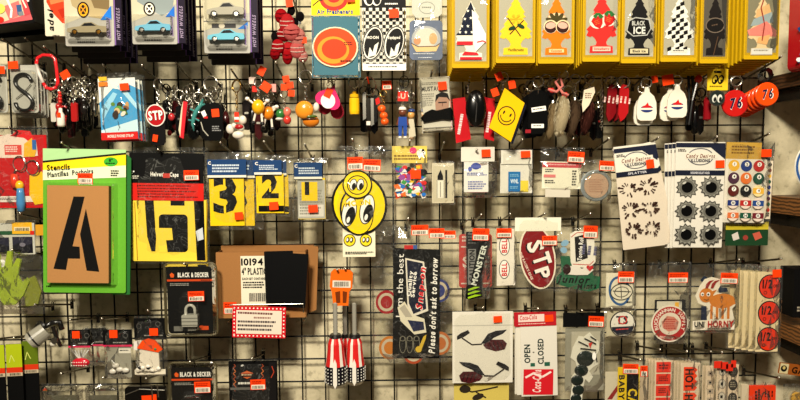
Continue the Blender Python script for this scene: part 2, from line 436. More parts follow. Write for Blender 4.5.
# ================================================================== top row: boxed toy cars, air fresheners
BK = (7, 6, 7); WH = (242, 238, 228); GREY = (190, 188, 178); OR = (250, 66, 14); YE = (250, 208, 20); FP0 = (70, 66, 58)
def car_part(t, x0, x1, yb, h, col, wheel, k=2.5, hood=None, name='toy_car'):
    """a die-cast coupe lying side-on in the blister: body, cabin, two wheels"""
    L_ = x1 - x0; f = lambda u: x0 + u * L_; g = lambda v: yb - v * h
    prof = [(0, .28), (.02, .5), (.16, .6), (.32, .66), (.43, .95), (.62, 1.0), (.78, .72), (.97, .66), (1, .35), (.97, .2), (.03, .18)]
    b = t.mb().slab([(f(u), g(v)) for u, v in prof], k, k + 4, ('gloss', col)).build(name)
    t.mb(k + 4.05).poly([(f(u), g(v)) for u, v in ((.36, .68), (.45, .9), (.61, .93), (.73, .7))], ('gloss', (22, 24, 30))).build('side_window', b)
    for u in (.2, .79):
        m = t.mb(); m.lathe(f(u), g(.2), k + 3.6, [(.1, -.4), (h * .23, -.4), (h * .23, 1.2), (.1, 1.2)], ('gloss', (7, 7, 7)), 14, 'k')
        w_ = m.build('wheel', b)
        t.mb().lathe(f(u), g(.2), k + 4.85, [(.1, 0), (h * .16, 0), (h * .13, .25), (.1, .3)], ('metal', wheel), 12, 'k').build('wheel_hub', b)
    return b
def wheels_card(label, x0, x1, yb, d, carcol, wheel, art, ysp=0, back=3, what='', second=None, group=None):
    t = T('toy_car_pack', label, 'toy car', (x0 + x1) / 2, yb - 20, d)
    t.mb().box(x0, -40, x1, yb, -1, 0, ('card', (176, 173, 164)), 1.5).build('backing_card')
    m = t.mb(.05)
    m.poly([(x0, -40), (x1, -40), (x1, yb - 40), (x0, yb - 22)], (190, 182, 156))
    art(m, x0, x1, yb)
    m.fine(x0 + 12, yb - 4.5, x1 - 14, yb - 2.5, 1, (40, 38, 36))
    m.build('printed_art')
    car_part(t, x0 + 5, x1 - 4, yb - 10, 12.5, carcol, wheel)
    if second: car_part(t, x0 + 5, x1 - 4, yb - 34, 15, second, wheel)
    t.blister(x0 + 2, yb - 29, x1 - 2, yb - 5, 0, 9, 3)
    if second: t.blister(x0 + 2, yb - 62, x1 - 2, yb - 31, 0, 9, 3)
    # printed spine strip folded back along the right edge
    s = t.mb().slab([(x1, -40), (x1 + 8, -40), (x1 + 8, yb - 1), (x1, yb - 1)], -3, -.3, (24, 14, 34)).build('spine_strip')
    m = t.mb(-.25); m.rect(x1 + .2, -40, x1 + 1.4, yb - 1, (120, 90, 150))
    m.text('HOT WHEELS', x1 + 4.3, yb - 22, 3.2, (150, 134, 160), 32, 90, 'i'); m.build('lettering', s)
    for i in range(back):
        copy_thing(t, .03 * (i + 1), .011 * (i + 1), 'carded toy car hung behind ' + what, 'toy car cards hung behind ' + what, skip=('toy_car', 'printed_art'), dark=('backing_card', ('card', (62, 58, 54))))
    return t
def art1(m, x0, x1, yb):
    m.poly([(x0 + 2, -20), (x0 + 46, -20), (x0 + 44, yb - 33), (x0 + 38, yb - 27), (x0 + 24, yb - 29), (x0 + 8, yb - 40)], (168, 150, 110))
    m.poly([(x0 + 20, -20), (x0 + 46, -20), (x0 + 45, yb - 36), (x0 + 30, yb - 38)], (120, 100, 66))
    m.disc(x0 + 19, yb - 36, 6, 8, (30, 26, 20)); m.hoop(x0 + 19, yb - 36, 4.6, 6.4, 1.6, (240, 160, 30)); m.line([(x0 + 16, yb - 40), (x0 + 22, yb - 32)], 1, (220, 140, 30)); m.line([(x0 + 16, yb - 32), (x0 + 22, yb - 40)], 1, (220, 140, 30))
    m.poly([(x0 + 36, yb - 26), (x1 - 2, yb - 40), (x1 - 2, yb - 26)], (30, 110, 200))
def art2(m, x0, x1, yb):
    m.poly([(x0 + 2, -20), (x0 + 46, -20), (x1 - 4, yb - 34), (x0 + 30, yb - 28), (x0 + 6, yb - 42)], (130, 140, 140))
    m.disc(x0 + 18, yb - 35, 6, 7, (26, 24, 22)); m.hoop(x0 + 18, yb - 35, 4.4, 5.5, 1.3, (235, 225, 200))
    m.line([(x0 + 15, yb - 38), (x0 + 21, yb - 32)], 1, WH); m.line([(x0 + 21, yb - 38), (x0 + 15, yb - 32)], 1, WH)
    m.poly([(x0 + 34, yb - 27), (x1 - 2, yb - 38), (x1 - 2, yb - 27)], (30, 100, 190))
def art3(m, x0, x1, yb):
    m.rect(x0 + 8, yb - 29, x1 - 14, yb - 25, (60, 58, 60)); m.disc(x0 + 18, yb - 27, 3, 2.6, (200, 190, 170)); m.poly([(x1 - 12, yb - 24), (x1 - 2, yb - 31), (x1 - 2, yb - 24)], (40, 110, 190))
    m.rect(x0, yb - 32, x1, yb - 31, (110, 108, 104))
wheels_card('carded bronze toy coupe with gold wheels', 65, 114, 46, .27, (150, 138, 110), (240, 170, 50), art1, what='the bronze toy coupe')
wheels_card('carded pale blue toy coupe with white wheels, single car', 132, 177, 44, .27, (110, 175, 205), (235, 230, 220), art2, what='the single pale blue toy coupe')
wheels_card('carded pale blue toy coupe under a chrome silver car', 204, 250, 53, .27, (110, 185, 210), (240, 235, 225), art3, what='the chrome and pale blue toy cars', second=(165, 160, 145), back=2)
hook(92, -18, .3, 'the bronze toy coupe cards'); hook(155, -18, .3, 'the single pale blue toy coupe cards'); hook(228, -18, .3, 'the chrome and pale blue toy car cards')
# long car box half out of the frame, and the orange car card beside it
t = T('toy_car_box', 'cream toy box printed with pink and blue vehicles in black edging', 'toy box', 8, 10, .26, rot=6)
t.mb().box(-30, -40, 33, 25, -26, 0, (7, 7, 7), 1).build('carton')
m = t.mb(.05); m.rect(-30, -40, 31, 22, (205, 190, 160)); m.poly([(4, 6), (20, 2), (22, 16), (8, 20)], (215, 110, 105)); m.poly([(-2, 22), (31, 15), (31, 22), (-2, 23)], (205, 90, 95))
m.rect(17, 6, 22, 16, (50, 85, 130)); m.rect(18, 13, 23, 17, (120, 125, 130)); m.poly([(22, -2), (29, -4), (31, 16), (24, 18)], (190, 70, 75)); m.poly([(26, -12), (33, -12), (33, 20), (31, 20)], (18, 16, 16))
m.line([(8, -4), (12, 10), (10, 18)], 2.2, WH); m.line([(26, -6), (30, 4)], 2, WH); m.line([(23, -2), (27, 10)], 1.4, (235, 225, 205)); m.disc(0, 8, 6, 5, (225, 205, 90)); m.disc(-1, 19, 4, 3, (225, 40, 30)); m.build('printed_art')
copy_thing(t, .085, .01, 'black edged toy box standing behind the cream vehicle box', skip=('printed_art',))
t = T('toy_car_pack', 'carded orange toy vehicle with upright black lettering', 'toy car', 56, 15, .235)
t.mb().box(44.5, -40, 82, 36, -1, 0, ('card', (222, 214, 190)), 1.5).build('backing_card')
m = t.mb(.05); m.poly([(47, -20), (78, -20), (78, 26), (62, 23), (52, 12), (47, 2)], (215, 62, 30)); m.poly([(58, 10), (70, 6), (72, 20), (62, 18)], (180, 42, 20)); m.rect(50, -6, 66, 3, (240, 120, 70), 14); m.text('adei', 50.5, 20, 5.6, BK, 22, 90, 'i'); m.fine(52, 35, 60, 37, 1, BK); m.build('printed_art')
copy_thing(t, .03, .012, 'carded toy hung behind the orange toy vehicle', skip=('printed_art',), dx=.006)
hook(62, -18, .27, 'the orange toy vehicle cards')

# cluster of red and pink figures on a chain
t = T('plush_charm_bunch', 'bunch of red and pink striped soft charms with black patches on one ring', 'key charm', 289, 10, .17)
RD = [(176, 18, 26), (196, 40, 44), (214, 100, 96), (160, 14, 22), (222, 134, 124)]
for i, (x, y, rx, ry) in enumerate([(281, 16, 5, 6), (287, 24, 6, 8), (292, 33, 7, 7), (284, 34, 6, 6), (298, 38, 6, 8), (278, 47, 5, 6), (288, 50, 6, 7), (297, 50, 6, 7), (275, 54, 4, 5), (302, 56, 4, 5), (287, 57, 4, 6)]):
    rx *= 1.3; ry *= 1.25
    b = t.mb().ell(x, y, i % 3 * 2, rx, ry, 4.5, ('fur', RD[i % 5])).build('soft_body', smooth=True)
    m = t.mb()
    for q in range(2):
        m.tube([(x - rx * .8, y - 2 + q * 4, i % 3 * 2 + 2.4), (x, y - 1 + q * 4, i % 3 * 2 + 4.8), (x + rx * .8, y - 2 + q * 4, i % 3 * 2 + 2.4)], .55, ('fur', (240, 205, 190) if i % 2 else (120, 10, 18)))
    m.build('stripe', b)
    if i in (4, 7): t.mb().ell(x + 2, y - 1, 4.6, 2.2, 3.2, 1.6, ('fur', BK)).build('black_patch', b)
for x, y in ((274, 36), (283, 28), (294, 22), (300, 16), (291, 10)): t.mb().ell(x, y, -2, 4, 5, 3, ('fur', (20, 16, 16))).build('black_tuft', smooth=True)
t.mb().tube([(288, -12, 0), (290, 4, 1), (287, 18, 1)], 1, ('metal', (60, 58, 52))).build('chain'); t.sticker(286, -8, 293, 8, 4, 8, False); t.sticker(301.5, 38, 307, 44, 5, 0, False)
hook(289, -14, .2, 'the bunch of red soft charms')

# yellow-headed air freshener with an orange sun disc
t = T('air_freshener_pack', 'teal air freshener card with yellow header and big orange sun disc', 'air freshener', 335, 20, .25)
t.mb().box(311.5, -30, 360, 77, -.8, 0, ('card', (70, 120, 138)), .8).build('backing_card')
m = t.mb(.05); m.rect(311.5, -30, 360, 15.5, (250, 212, 12)); m.disc(334, 0, 14, 11, (225, 40, 25)); m.disc(334, -1, 10.5, 8, (240, 130, 30)); m.disc(334, -2, 6.5, 5, (205, 30, 20))
m.line([(313, 6), (319, 1), (323, 1)], 1, BK); m.text('Air Fresheners', 335, 11.8, 4.6, (20, 70, 140), 36, 1); m.build('printed_art')
s = t.mb().slab(ellpts(335, 47, 23, 20, 0), .3, 1.4, (235, 225, 190)).build('scented_disc')
m = t.mb(1.45); m.disc(335, 47, 21.5, 18.8, (232, 72, 22)); m.disc(333, 50, 16, 13.5, (245, 150, 40)); m.disc(334, 49, 12.5, 10, (228, 62, 20)); m.fine(344, 42, 353, 46, 2, (90, 20, 10)); m.fine(340, 60, 352, 63, 1, (90, 20, 10)); m.build('printed_art', s)
t.blister(312, 16, 359.5, 76.5, 0, 3.2, 1); t.sticker(347, -3, 355, 3, 3.4, 4, False)
hook(336, -12, .27, 'the orange sun disc air freshener')

# chequered air freshener with two eye ovals
t = T('air_freshener_pack', 'black and white chequered air freshener pack with two oval eyes', 'air freshener', 384, 20, .245)
t.mb().box(362, -30, 406, 70, -.8, 0, ('card', (232, 228, 216)), .8).build('backing_card')
m = t.mb(.05)
for j in range(17):
    for i in range(13):
        if (i + j) % 2: m.rect(362.3 + i * 3.35, 8 + j * 3.35, 362.3 + (i + 1) * 3.35, min(8 + (j + 1) * 3.35, 63.5), BK); m.k -= .07
m.k += .07; m.rect(362, -30, 406, 8, BK); m.disc(369, -1, 5, 7, WH); m.disc(376.5, -1, 5, 7, WH); m.disc(369.6, 0, 3.4, 5, BK); m.disc(377.2, 0, 3.4, 5, BK); m.fine(385, 3.5, 402, 6, 1, WH)
m.rect(362.2, 63.5, 405.8, 70, WH); m.fine(368, 65.6, 403, 68, 1, FP0)
m.build('printed_art')
for x in (372.5, 394):
    s = t.mb().slab(ellpts(x, 43, 10.6, 17.5, -14), .3, 1.2, WH).build('eye_disc'); q = t.mb(1.25)
    q.hoop(x, 43, 10.4, 17.2, 1.1, BK, -14); q.disc(x + .3, 43, 8.2, 14.8, BK, -14); q.poly([(x - 5, 57), (x - 3, 47), (x, 52), (x + 2, 45), (x + 6, 42), (x + 3, 55)], WH)
    q.text('MOON' if x < 380 else 'Equipped', x, 37.5, 2.6, WH, 12); q.build('printed_art', s)
t.blister(362.5, 9, 405.5, 63, 0, 3, 1); t.sticker(389, 10, 398.5, 18.5, 3.2, 4, False)
hook(384, -14, .27, 'the chequered eye air freshener')

# pouch with grey-blue round-cornered badge
t = T('air_freshener_pouch', 'clear pouch with slate blue badge showing a cream boat', 'air freshener', 427, 20, .25)
s = t.mb().box(409.5, 20.5, 442.5, 59.5, -.5, .7, (96, 106, 128), 4).build('badge')
m = t.mb(.75); m.disc(426, 39, 14.5, 13, (168, 170, 172)); m.disc(426, 38, 11.5, 10, (205, 200, 185)); m.poly([(411, 43), (418, 46.5), (436, 46), (440, 43), (436, 51), (416, 51.5)], (222, 186, 130)); m.line([(411, 43), (418, 46.5), (436, 46), (440, 43)], .8, (90, 60, 40)); m.disc(417, 40.5, 3.6, 4, (196, 140, 100)); m.disc(433, 38.5, 4, 5.5, (200, 160, 110)); m.fine(413, 53, 440, 54.5, 1, (205, 210, 215)); m.fine(418, 57, 434, 58.2, 1, (205, 210, 215)); m.build('printed_art', s)
s = t.mb().slab([(412, -20), (442, -20), (442, 14), (438, 17), (416, 18), (412, 13)], -.4, 0, (196, 196, 184)).build('header_card')
m = t.mb(.05); m.hoop(427, 8, 8, 6, .7, (150, 150, 140)); m.fine(422, 7, 432, 9, 1, (130, 130, 120)); m.build('printed_art', s)
t.bag(409, -22, 446, 72, -.8, 1.6)
hook(427, -14, .27, 'the slate blue boat pouch')

# -------- tree-shaped air fresheners: each hook holds a deep stack of yellow packs
TREE = [(0, -4), (3, 2), (5, 4), (4, 5), (9, 12), (7.5, 14), (10, 17), (7, 18), (12, 24), (11, 26), (16, 31), (14, 33), (16, 37), (12, 38.5), (10, 37.5), (7, 40), (5, 43.5), (6, 46.5), (12, 47.5), (12.4, 54)]
def tree_pts(cx, y0, sx=1, sy=1):
    a = [(cx + x * sx, y0 + y * sy) for x, y in TREE]; return a + [(cx - x * sx, y0 + y * sy) for x, y in reversed(TREE[1:])]
def tree_pack(label, x0, x1, yb, tcol, art, n=7, d=.27, what='', film=(172, 167, 148), y0=0, rot=0):
    t = T('air_freshener_pack', label, 'air freshener', (x0 + x1) / 2, 10, d, rot=rot)
    t.mb().box(x0, -30, x1, yb, -3.2, 0, ('card', (210, 168, 10)), 1.2).build('yellow_card')
    m = t.mb(.05); m.rect(x0 + 3, -30, x1 - 3, yb - 6.5, film); m.build('window_print')
    cx = (x0 + x1) / 2; sx = (x1 - x0 - 6) / 33.5
    s = t.mb().slab(tree_pts(cx, y0, sx), .1, .5, tcol).build('scented_tree')
    m = t.mb(.55); art(m, cx, sx, y0); m.build('printed_art', s)
    t.bag(x0 + 1, -30, x1 - 1, yb - 4, .1, 1.6, 'crisp', 'clear_film', 4, 8, .35, .6)
    for i in range(n): copy_thing(t, .019 * (i + 1), .0026 * (i + 1), 'yellow carded air freshener hung behind ' + what, 'air fresheners hung behind ' + what, skip=('scented_tree', 'clear_film'))
    hook(cx + 2, -24, d + .03, 'the air fresheners behind ' + what)
    return t
def a_flag(m, cx, sx, y):
    m.poly([(cx - 15, y + 30), (cx - 10, y + 24), (cx - 8, y + 13), (cx, y - 3), (cx + 4, y + 8), (cx + 2, y + 22), (cx + 5, y + 30)], (14, 22, 44))
    for q in ((-3, 6), (-6, 14), (0, 13), (-9, 21), (-3, 21), (-11, 27), (-5, 27), (1, 27)):
        p = []
        for i in range(10):
            a = math.pi * i / 5 - math.pi / 2; r = 1.7 if i % 2 == 0 else .75; p.append((cx + q[0] + r * math.cos(a), y + q[1] + r * math.sin(a)))
        m.poly(p, WH)
    m.poly([(cx + 1, y + 5), (cx + 5, y + 9), (cx + 7, y + 14), (cx + 15, y + 29), (cx + 15, y + 36), (cx + 5, y + 46), (cx + 3, y + 38), (cx + 2, y + 30)], (248, 246, 240))
    m.rect(cx - 14, y + 36, cx + 2, y + 39.5, (215, 35, 45)); m.poly([(cx - 6, y + 46), (cx + 6, y + 47), (cx + 8, y + 49.5), (cx - 9, y + 49.5)], (215, 35, 45)); m.rect(cx - 11, y + 51.5, cx + 11, y + 54, (210, 30, 40)); m.line([(cx + 6, y + 37), (cx + 12, y + 35.5), (cx + 15, y + 37)], 1.2, (220, 50, 60))
def a_vanilla(m, cx, sx, y):
    m.line([(cx - 8, y + 18), (cx + 5, y + 36)], 1.1, (70, 40, 20)); m.line([(cx + 8, y + 20), (cx - 6, y + 34)], 1.1, (70, 40, 20))
    for i in range(6): a = i * 1.05; m.poly([(cx, y + 19), (cx + 5.5 * math.cos(a) - 1.5 * math.sin(a), y + 19 + 4.2 * math.sin(a) + 1.2 * math.cos(a)), (cx + 6.5 * math.cos(a), y + 19 + 5 * math.sin(a)), (cx + 5 * math.cos(a) + 1.5 * math.sin(a), y + 19 + 4 * math.sin(a) - 1.2 * math.cos(a))], (222, 176, 30))
    m.disc(cx - 4, y + 28, 3.6, 1.7, (25, 60, 35), 20); m.disc(cx + 5, y + 26, 4, 1.8, (25, 60, 35), -25); m.text('Vanillaroma', cx, y + 49, 2.2, (120, 90, 20), 16)
def a_coco(m, cx, sx, y):
    m.disc(cx, y + 20, 9.5, 7, (244, 214, 170))
    for x, yy, a in ((-6, 20, 20), (0, 17, 90), (6, 20, -20), (-3.5, 17.5, 55), (3.5, 17.5, -55)): m.disc(cx + x, y + yy, 5.2, 2, (70, 62, 26), -a)
    for x in (-6, 6): m.disc(cx + x, y + 26.5, 7, 6.6, (244, 214, 170)); m.disc(cx + x, y + 27, 6, 5.8, (52, 22, 18)); m.disc(cx + x, y + 25.4, 5, 3.2, (226, 176, 158), 8 if x < 0 else -8)
    m.rect(cx - 7.5, y + 48.5, cx + 7.5, y + 52, (250, 200, 140)); m.text('Coconut', cx, y + 50.3, 2, (200, 80, 20), 11)
def a_straw(m, cx, sx, y):
    m.disc(cx - 4, y + 23, 8.5, 7.4, (240, 230, 215)); m.disc(cx + 7, y + 21, 7.5, 7, (240, 230, 215))
    for x, yy, rot in ((-4, 24, 20), (7, 22, -20)):
        m.poly([rot2(cx + x + a, y + yy + b, cx + x, y + yy, rot) for a, b in ((-6, -3), (-3, -5.5), (3, -5.5), (6, -3), (4, 3), (0, 7), (-4, 3))], (198, 24, 26)); m.fine(cx + x - 3, y + yy - 2, cx + x + 3, y + yy + 3, 3, (240, 140, 60), rot, .25)
        m.poly([(cx + x - 5, y + yy - 6), (cx + x - 2, y + yy - 3), (cx + x, y + yy - 7), (cx + x + 2, y + yy - 3), (cx + x + 6, y + yy - 5), (cx + x + 2, y + yy - 9), (cx + x - 2, y + yy - 9)], (40, 110, 50))
    m.rect(cx - 9, y + 48, cx + 9, y + 52.5, (250, 190, 170)); m.text('Strawberry', cx, y + 50.2, 2.2, (205, 30, 35), 15)
def a_ice(m, cx, sx, y):
    m.poly([(cx - 11, y + 20), (cx - 4, y + 17), (cx + 4, y + 18), (cx + 10, y + 19), (cx + 12, y + 28), (cx + 8, y + 35), (cx - 6, y + 36), (cx - 13, y + 31)], (185, 185, 180)); m.poly([(cx - 10, y + 21), (cx - 4, y + 18), (cx + 4, y + 19), (cx + 9, y + 20), (cx + 11, y + 28), (cx + 7.5, y + 34), (cx - 6, y + 35), (cx - 12, y + 30)], BK)
    m.text('BLACK', cx - 1, y + 23, 4, (200, 200, 195), 13); m.text('ICE', cx, y + 30, 6.4, (225, 225, 220), 12); m.rect(cx - 9, y + 48, cx + 9, y + 52.6, (220, 205, 165)); m.text('Black Ice', cx, y + 50.3, 2.4, BK, 13)
def a_check(m, cx, sx, y):
    for j in range(13):
        for i in range(8):
            if (i + j) % 2:
                xx = cx - 16 + i * 4; yy = y - 2 + j * 4
                hw_ = 2 + yy * .32 - y * .32 if yy < y + 36 else (5 if yy < y + 46 else 11)
                if abs(xx + 2 - cx) < hw_ * sx: m.poly([(xx, yy + 1), (xx + 4, yy - .6), (xx + 4.4, yy + 3.2), (xx + .3, yy + 4.6)], BK); m.k -= .07
    m.k += .07; m.rect(cx - 8, y + 48.5, cx + 8, y + 51.5, (225, 222, 210)); m.fine(cx - 6, y + 49.4, cx + 6, y + 50.8, 1, BK)
def a_dark(m, cx, sx, y):
    m.disc(cx, y + 25, 9.5, 7.5, (120, 105, 92)); m.disc(cx, y + 25, 8.6, 6.6, (16, 12, 12)); m.fine(cx - 3.5, y + 24, cx + 3.5, y + 26, 1, (95, 75, 60), 12); m.line([(cx + 3, y + 36), (cx - 1, y + 54)], .8, (90, 65, 45))
def a_pastel(m, cx, sx, y):
    m.poly([(cx - 6, y + 10), (cx + 6, y + 4), (cx + 9, y + 14), (cx - 7, y + 18)], (220, 175, 120)); m.poly([(cx - 9, y + 19), (cx + 9, y + 12), (cx + 11, y + 22), (cx - 12, y + 26)], (150, 165, 168)); m.poly([(cx - 15, y + 30), (cx + 4, y + 21), (cx + 14, y + 30), (cx + 14, y + 36), (cx - 13, y + 35)], (224, 130, 118)); m.poly([(cx - 4, y + 37), (cx + 8, y + 34), (cx + 5, y + 44), (cx - 5, y + 42)], (226, 170, 110)); m.line([(cx + 2, y - 5), (cx - 2, y + 8), (cx + 2, y + 24), (cx, y + 40)], 1.1, (150, 40, 30)); m.rect(cx - 10.5, y + 47.5, cx + 10.5, y + 53.5, (205, 202, 190)); m.fine(cx - 8, y + 49, cx + 8, y + 51, 1, (140, 130, 110))
tree_pack('air freshener pack with stars and stripes tree', 452, 489.5, 67, (236, 230, 214), a_flag, what='the stars and stripes tree', y0=5)
tree_pack('air freshener pack with lemon yellow vanilla flower tree', 496, 535.5, 62, (244, 202, 40), a_vanilla, what='the yellow vanilla tree')
tree_pack('air freshener pack with orange coconut tree', 538.5, 574.5, 62.5, (246, 122, 12), a_coco, what='the orange coconut tree')
tree_pack('air freshener pack with bright red strawberry tree', 583, 620.5, 60.5, (228, 44, 40), a_straw, what='the red strawberry tree', y0=-2)
tree_pack('air freshener pack with black tree lettered BLACK ICE', 622, 657, 62, (18, 18, 20), a_ice, what='the black tree with ice lettering')
tree_pack('air freshener pack with black and white chequered tree', 661.5, 698, 60.5, (238, 236, 226), a_check, what='the chequered tree')
tree_pack('air freshener pack with dark brown tree', 701, 729.5, 62, (24, 18, 18), a_dark, what='the dark brown tree', film=(90, 84, 74))
tree_pack('air freshener pack with pastel tie-dye tree', 745, 780, 58, (222, 196, 150), a_pastel, what='the pastel tie-dye tree', film=(130, 124, 100), n=8)

# ================================================================== second row: key rings and small charms
SIL = ('metal', (200, 196, 184)); DKM = ('metal', (70, 66, 60)); GOLD = ('metal', (190, 150, 80))
def ringchain(t, x, y0, y1, Rr=6, k=0, col=SIL, yaw=20, links=4):
    """split ring at the hook and a short chain of links down to the charm"""
    m = t.mb(); m.ring(x, y0 + Rr, k, Rr, Rr, .6, col, yaw); m.ring(x + .5, y0 + Rr + .3, k + .7, Rr * .96, Rr * .96, .45, col, yaw + 6); m.build('split_ring', smooth=True)
    ys = y0 + 2 * Rr; n = max(1, int((y1 - ys) / 2.6))
    for i in range(n):
        c = t.mb().ring(x + (i % 2) * .3, ys + (i + .5) * (y1 - ys) / n, k, 1.3, 1.8, .45, col, 90 * (i % 2) + 15, 10).build('chain_link')
def keyring(name, label, hx, hy, d, cat='key ring', group=None, yaw=0, rot=0): return T(name, label, cat, hx, hy, d, group, rot, yaw)

# S-shaped carabiner cards
def sbiner(label, x0, d):
    t = T('carabiner_card', label, 'carabiner', x0 + 14, 66, d)
    t.mb().box(x0, 65, x0 + 27, 113, -.8, 0, ('card', (176, 174, 162)), 3).build('backing_card')
    pts = []
    cx = x0 + 13.5
    for i in range(15): a = rad(-5 - 205 * i / 14); pts.append((cx + 8 * math.cos(a), 82 + 7.5 * math.sin(a), 1.8))
    pts += [(cx - 4, 89, 1.8), (cx + 4, 95, 1.8)]
    for i in range(15): a = rad(-25 + 205 * i / 14); pts.append((cx + 8.5 * math.cos(a), 103 + 8 * math.sin(a), 1.8))
    t.mb().tube(pts, 1.9, ('gloss', (26, 26, 24)), 8).build('s_hook', smooth=True)
    t.mb().tube([(cx + 7.5, 84.5, 1.8), (cx + 1, 92, 1.8)], .45, ('metal', (190, 188, 180))).build('gate_wire')
    t.mb().tube([(cx - 8, 99, 1.8), (cx, 93, 1.8)], .45, ('metal', (190, 188, 180))).build('gate_wire')
    t.blister(x0 + 1, 70, x0 + 26, 112, 0, 4.5, 4)
    return t
t = sbiner('grey card with black S shaped carabiner beside the red carabiner', 10, .17); t.sticker(11, 62, 21, 69.5, 4.6, 3, False)
for i in range(3): copy_thing(t, .016 * (i + 1), .004 * (i + 1), 'grey carabiner card hung behind the whole black S shaped one', 'carabiner cards hung behind the front one', skip=('s_hook', 'gate_wire', 'price_sticker'))
t = sbiner('grey card with S shaped carabiner cut off at the edge beside another carabiner card', -21, .175); t.sticker(-2, 67, 7.5, 74.5, 4.6, 0, False)
hook(25, 38, .2, 'the black S shaped carabiner cards'); hook(2.5, 39, .2, 'the half hidden S shaped carabiner cards')
# red D carabiner
t = keyring('red_carabiner', 'glossy red and white D shaped carabiner with an orange price tag', 46, 57, .19, 'carabiner')
t.mb().tube([(36, 64, 0), (37.5, 58, 0), (43, 55, 0), (51, 55.5, 0), (55, 59, 0), (56, 68, 0), (57, 82, 0), (55.5, 87, 0)], 1.7, ('gloss', (222, 34, 40)), 8).build('red_arm', smooth=True)
t.mb().tube([(36, 64, 0), (38.5, 74, 0), (42, 83, 0)], 1.7, ('gloss', (226, 218, 208)), 8).build('gate', smooth=True)
t.mb().tube([(42, 83, 0), (45, 88, 0), (50, 89.5, 0), (55.5, 87, 0)], 1.7, ('gloss', (226, 40, 44)), 8).build('red_arm', smooth=True)
t.sticker(61, 71, 70, 79, 2, 30, False)
hook(26.5, 38.5, .0 + .205, 'the red carabiner') if False else hook(44, 47, .21, 'the red D shaped carabiner')
# crowded dark cluster
G1 = 'small metal charms crowded beside the red carabiner'
LB1 = 'small key charm in the crowd between red carabiner and sky blue card'
for i in range(17):
    x = 54 + (i % 9) * 4.9 + R.uniform(-1.5, 1.5); y = 74 + R.uniform(0, 7) + (i // 9) * 8; d = .10 + .012 * (i % 7)
    t = keyring('key_charm', LB1, x, y, d, 'key charm', G1, yaw=R.uniform(-35, 35))
    ringchain(t, x, y, y + 17 + R.uniform(0, 6), 4.6, 0, R.choice([SIL, DKM, SIL]), R.uniform(-40, 60))
    yy = y + 20; c = R.choice([('gloss', (7, 7, 7)), ('gloss', (24, 20, 18)), SIL, DKM, ('gloss', (210, 204, 190)), ('gloss', (7, 7, 7)), ('gloss', (170, 30, 30))])
    k = i % 4
    if k == 0: t.mb().lathe(x, yy, 0, [(.3, 0), (2.2, 1), (2.6, 6), (1.6, 9), (2.8, 15), (2.4, 21), (.4, 22)], c, 10).build('charm', smooth=True)
    elif k == 1: t.mb().box(x - 3.4, yy, x + 3.4, yy + 19, -1, 1, c, 1.6).build('charm')
    elif k == 2:
        m = t.mb(); m.ell(x, yy + 4, 0, 3, 4, 3, c); m.ell(x, yy + 12, 0, 3.6, 6, 3, c); m.tube([(x - 1.6, yy + 15, 0), (x - 2.6, yy + 23, 0)], 1.2, c); m.tube([(x + 1.6, yy + 15, 0), (x + 2.4, yy + 23, 0)], 1.2, c); m.build('charm', smooth=True)
    else: m = t.mb(); m.ring(x, yy + 6, 0, 3.8, 5.5, 1.1, c, 10); m.ell(x, yy + 16, 0, 3.2, 4.6, 2.4, c); m.build('charm', smooth=True)
for x, h in ((73.5, 66), (103, 65), (88, 66)): hook(x, h, .19, {73.5: 'the crowded silver and black charms', 103: 'the blue sky card', 88: 'the back rank of dark charms'}[x])
t = keyring('key_charm', 'white bottle shaped key charm with red bead chain hanging under the red carabiner', 60, 84, .2, 'key charm')
ringchain(t, 60, 84, 100, 5, 0, SIL, 40)
for i in range(4): t.mb().ell(60, 93 + i * 3, 1, 2, 1.6, 2, ('gloss', (205, 40, 30))).build('bead', smooth=True)
t.mb().lathe(60, 108, 1, [(.3, 0), (1.6, .5), (1.8, 4), (3.6, 7), (3.8, 17), (3, 19), (.3, 19.2)], ('gloss', (228, 222, 208)), 14).build('bottle', smooth=True)
t.sticker(58.4, 113, 62, 118, 5, 0, False)
# blue sky card pack (pictures of characters are left out)
t = T('toy_card_pack', 'sky blue and white toy card with red bottom strip', 'toy pack', 117, 76, .19, rot=2)
t.mb().box(97.5, 78, 134.5, 140, -.8, 0, ('card', (70, 160, 214)), .8).build('backing_card')
m = t.mb(.05); m.poly([(97.5, 78), (134.5, 78), (134.5, 88), (127, 84), (120, 90), (112, 88), (104, 96), (97.5, 102)], (232, 232, 226)); m.poly([(116, 86), (121, 84), (134.5, 104), (134.5, 110)], (170, 212, 232)); m.poly([(99, 108), (112, 92), (116, 94), (99, 122)], (150, 205, 232)); m.poly([(97.5, 130), (134.5, 120), (134.5, 132), (97.5, 133)], (196, 224, 232))
[m.disc(111 + (i * 37 % 15), 104 + (i * 23 % 22), 2.2 + i % 3, 2 + i % 2, c, i * 40, 9) for i, c in enumerate([(90, 130, 50), (60, 44, 32), (196, 150, 90), (40, 60, 30), (130, 84, 50), (90, 150, 60), (30, 26, 24), (206, 180, 130), (70, 110, 40), (110, 64, 40), (220, 214, 196), (50, 40, 34)])]; m.rect(99, 76.5, 107, 80.5, (224, 176, 50)); m.rect(98.5, 81.5, 107.5, 86, (222, 120, 40)); m.rect(97.5, 132.5, 134.5, 140, (196, 36, 32)); m.text('MOBILE PHONE STRAP', 117, 136.3, 2.6, (240, 210, 200), 26); m.build('printed_art')
t.bag(97, 72.5, 137, 141, -1, 2); t.sticker(120.5, 84, 129.5, 91, 3.4, 2, False)
for i in range(2): copy_thing(t, .02 * (i + 1), .004, 'blue toy card hung behind the one with red bottom strip', 'blue toy cards on one hook', skip=('price_sticker',), dx=.004)
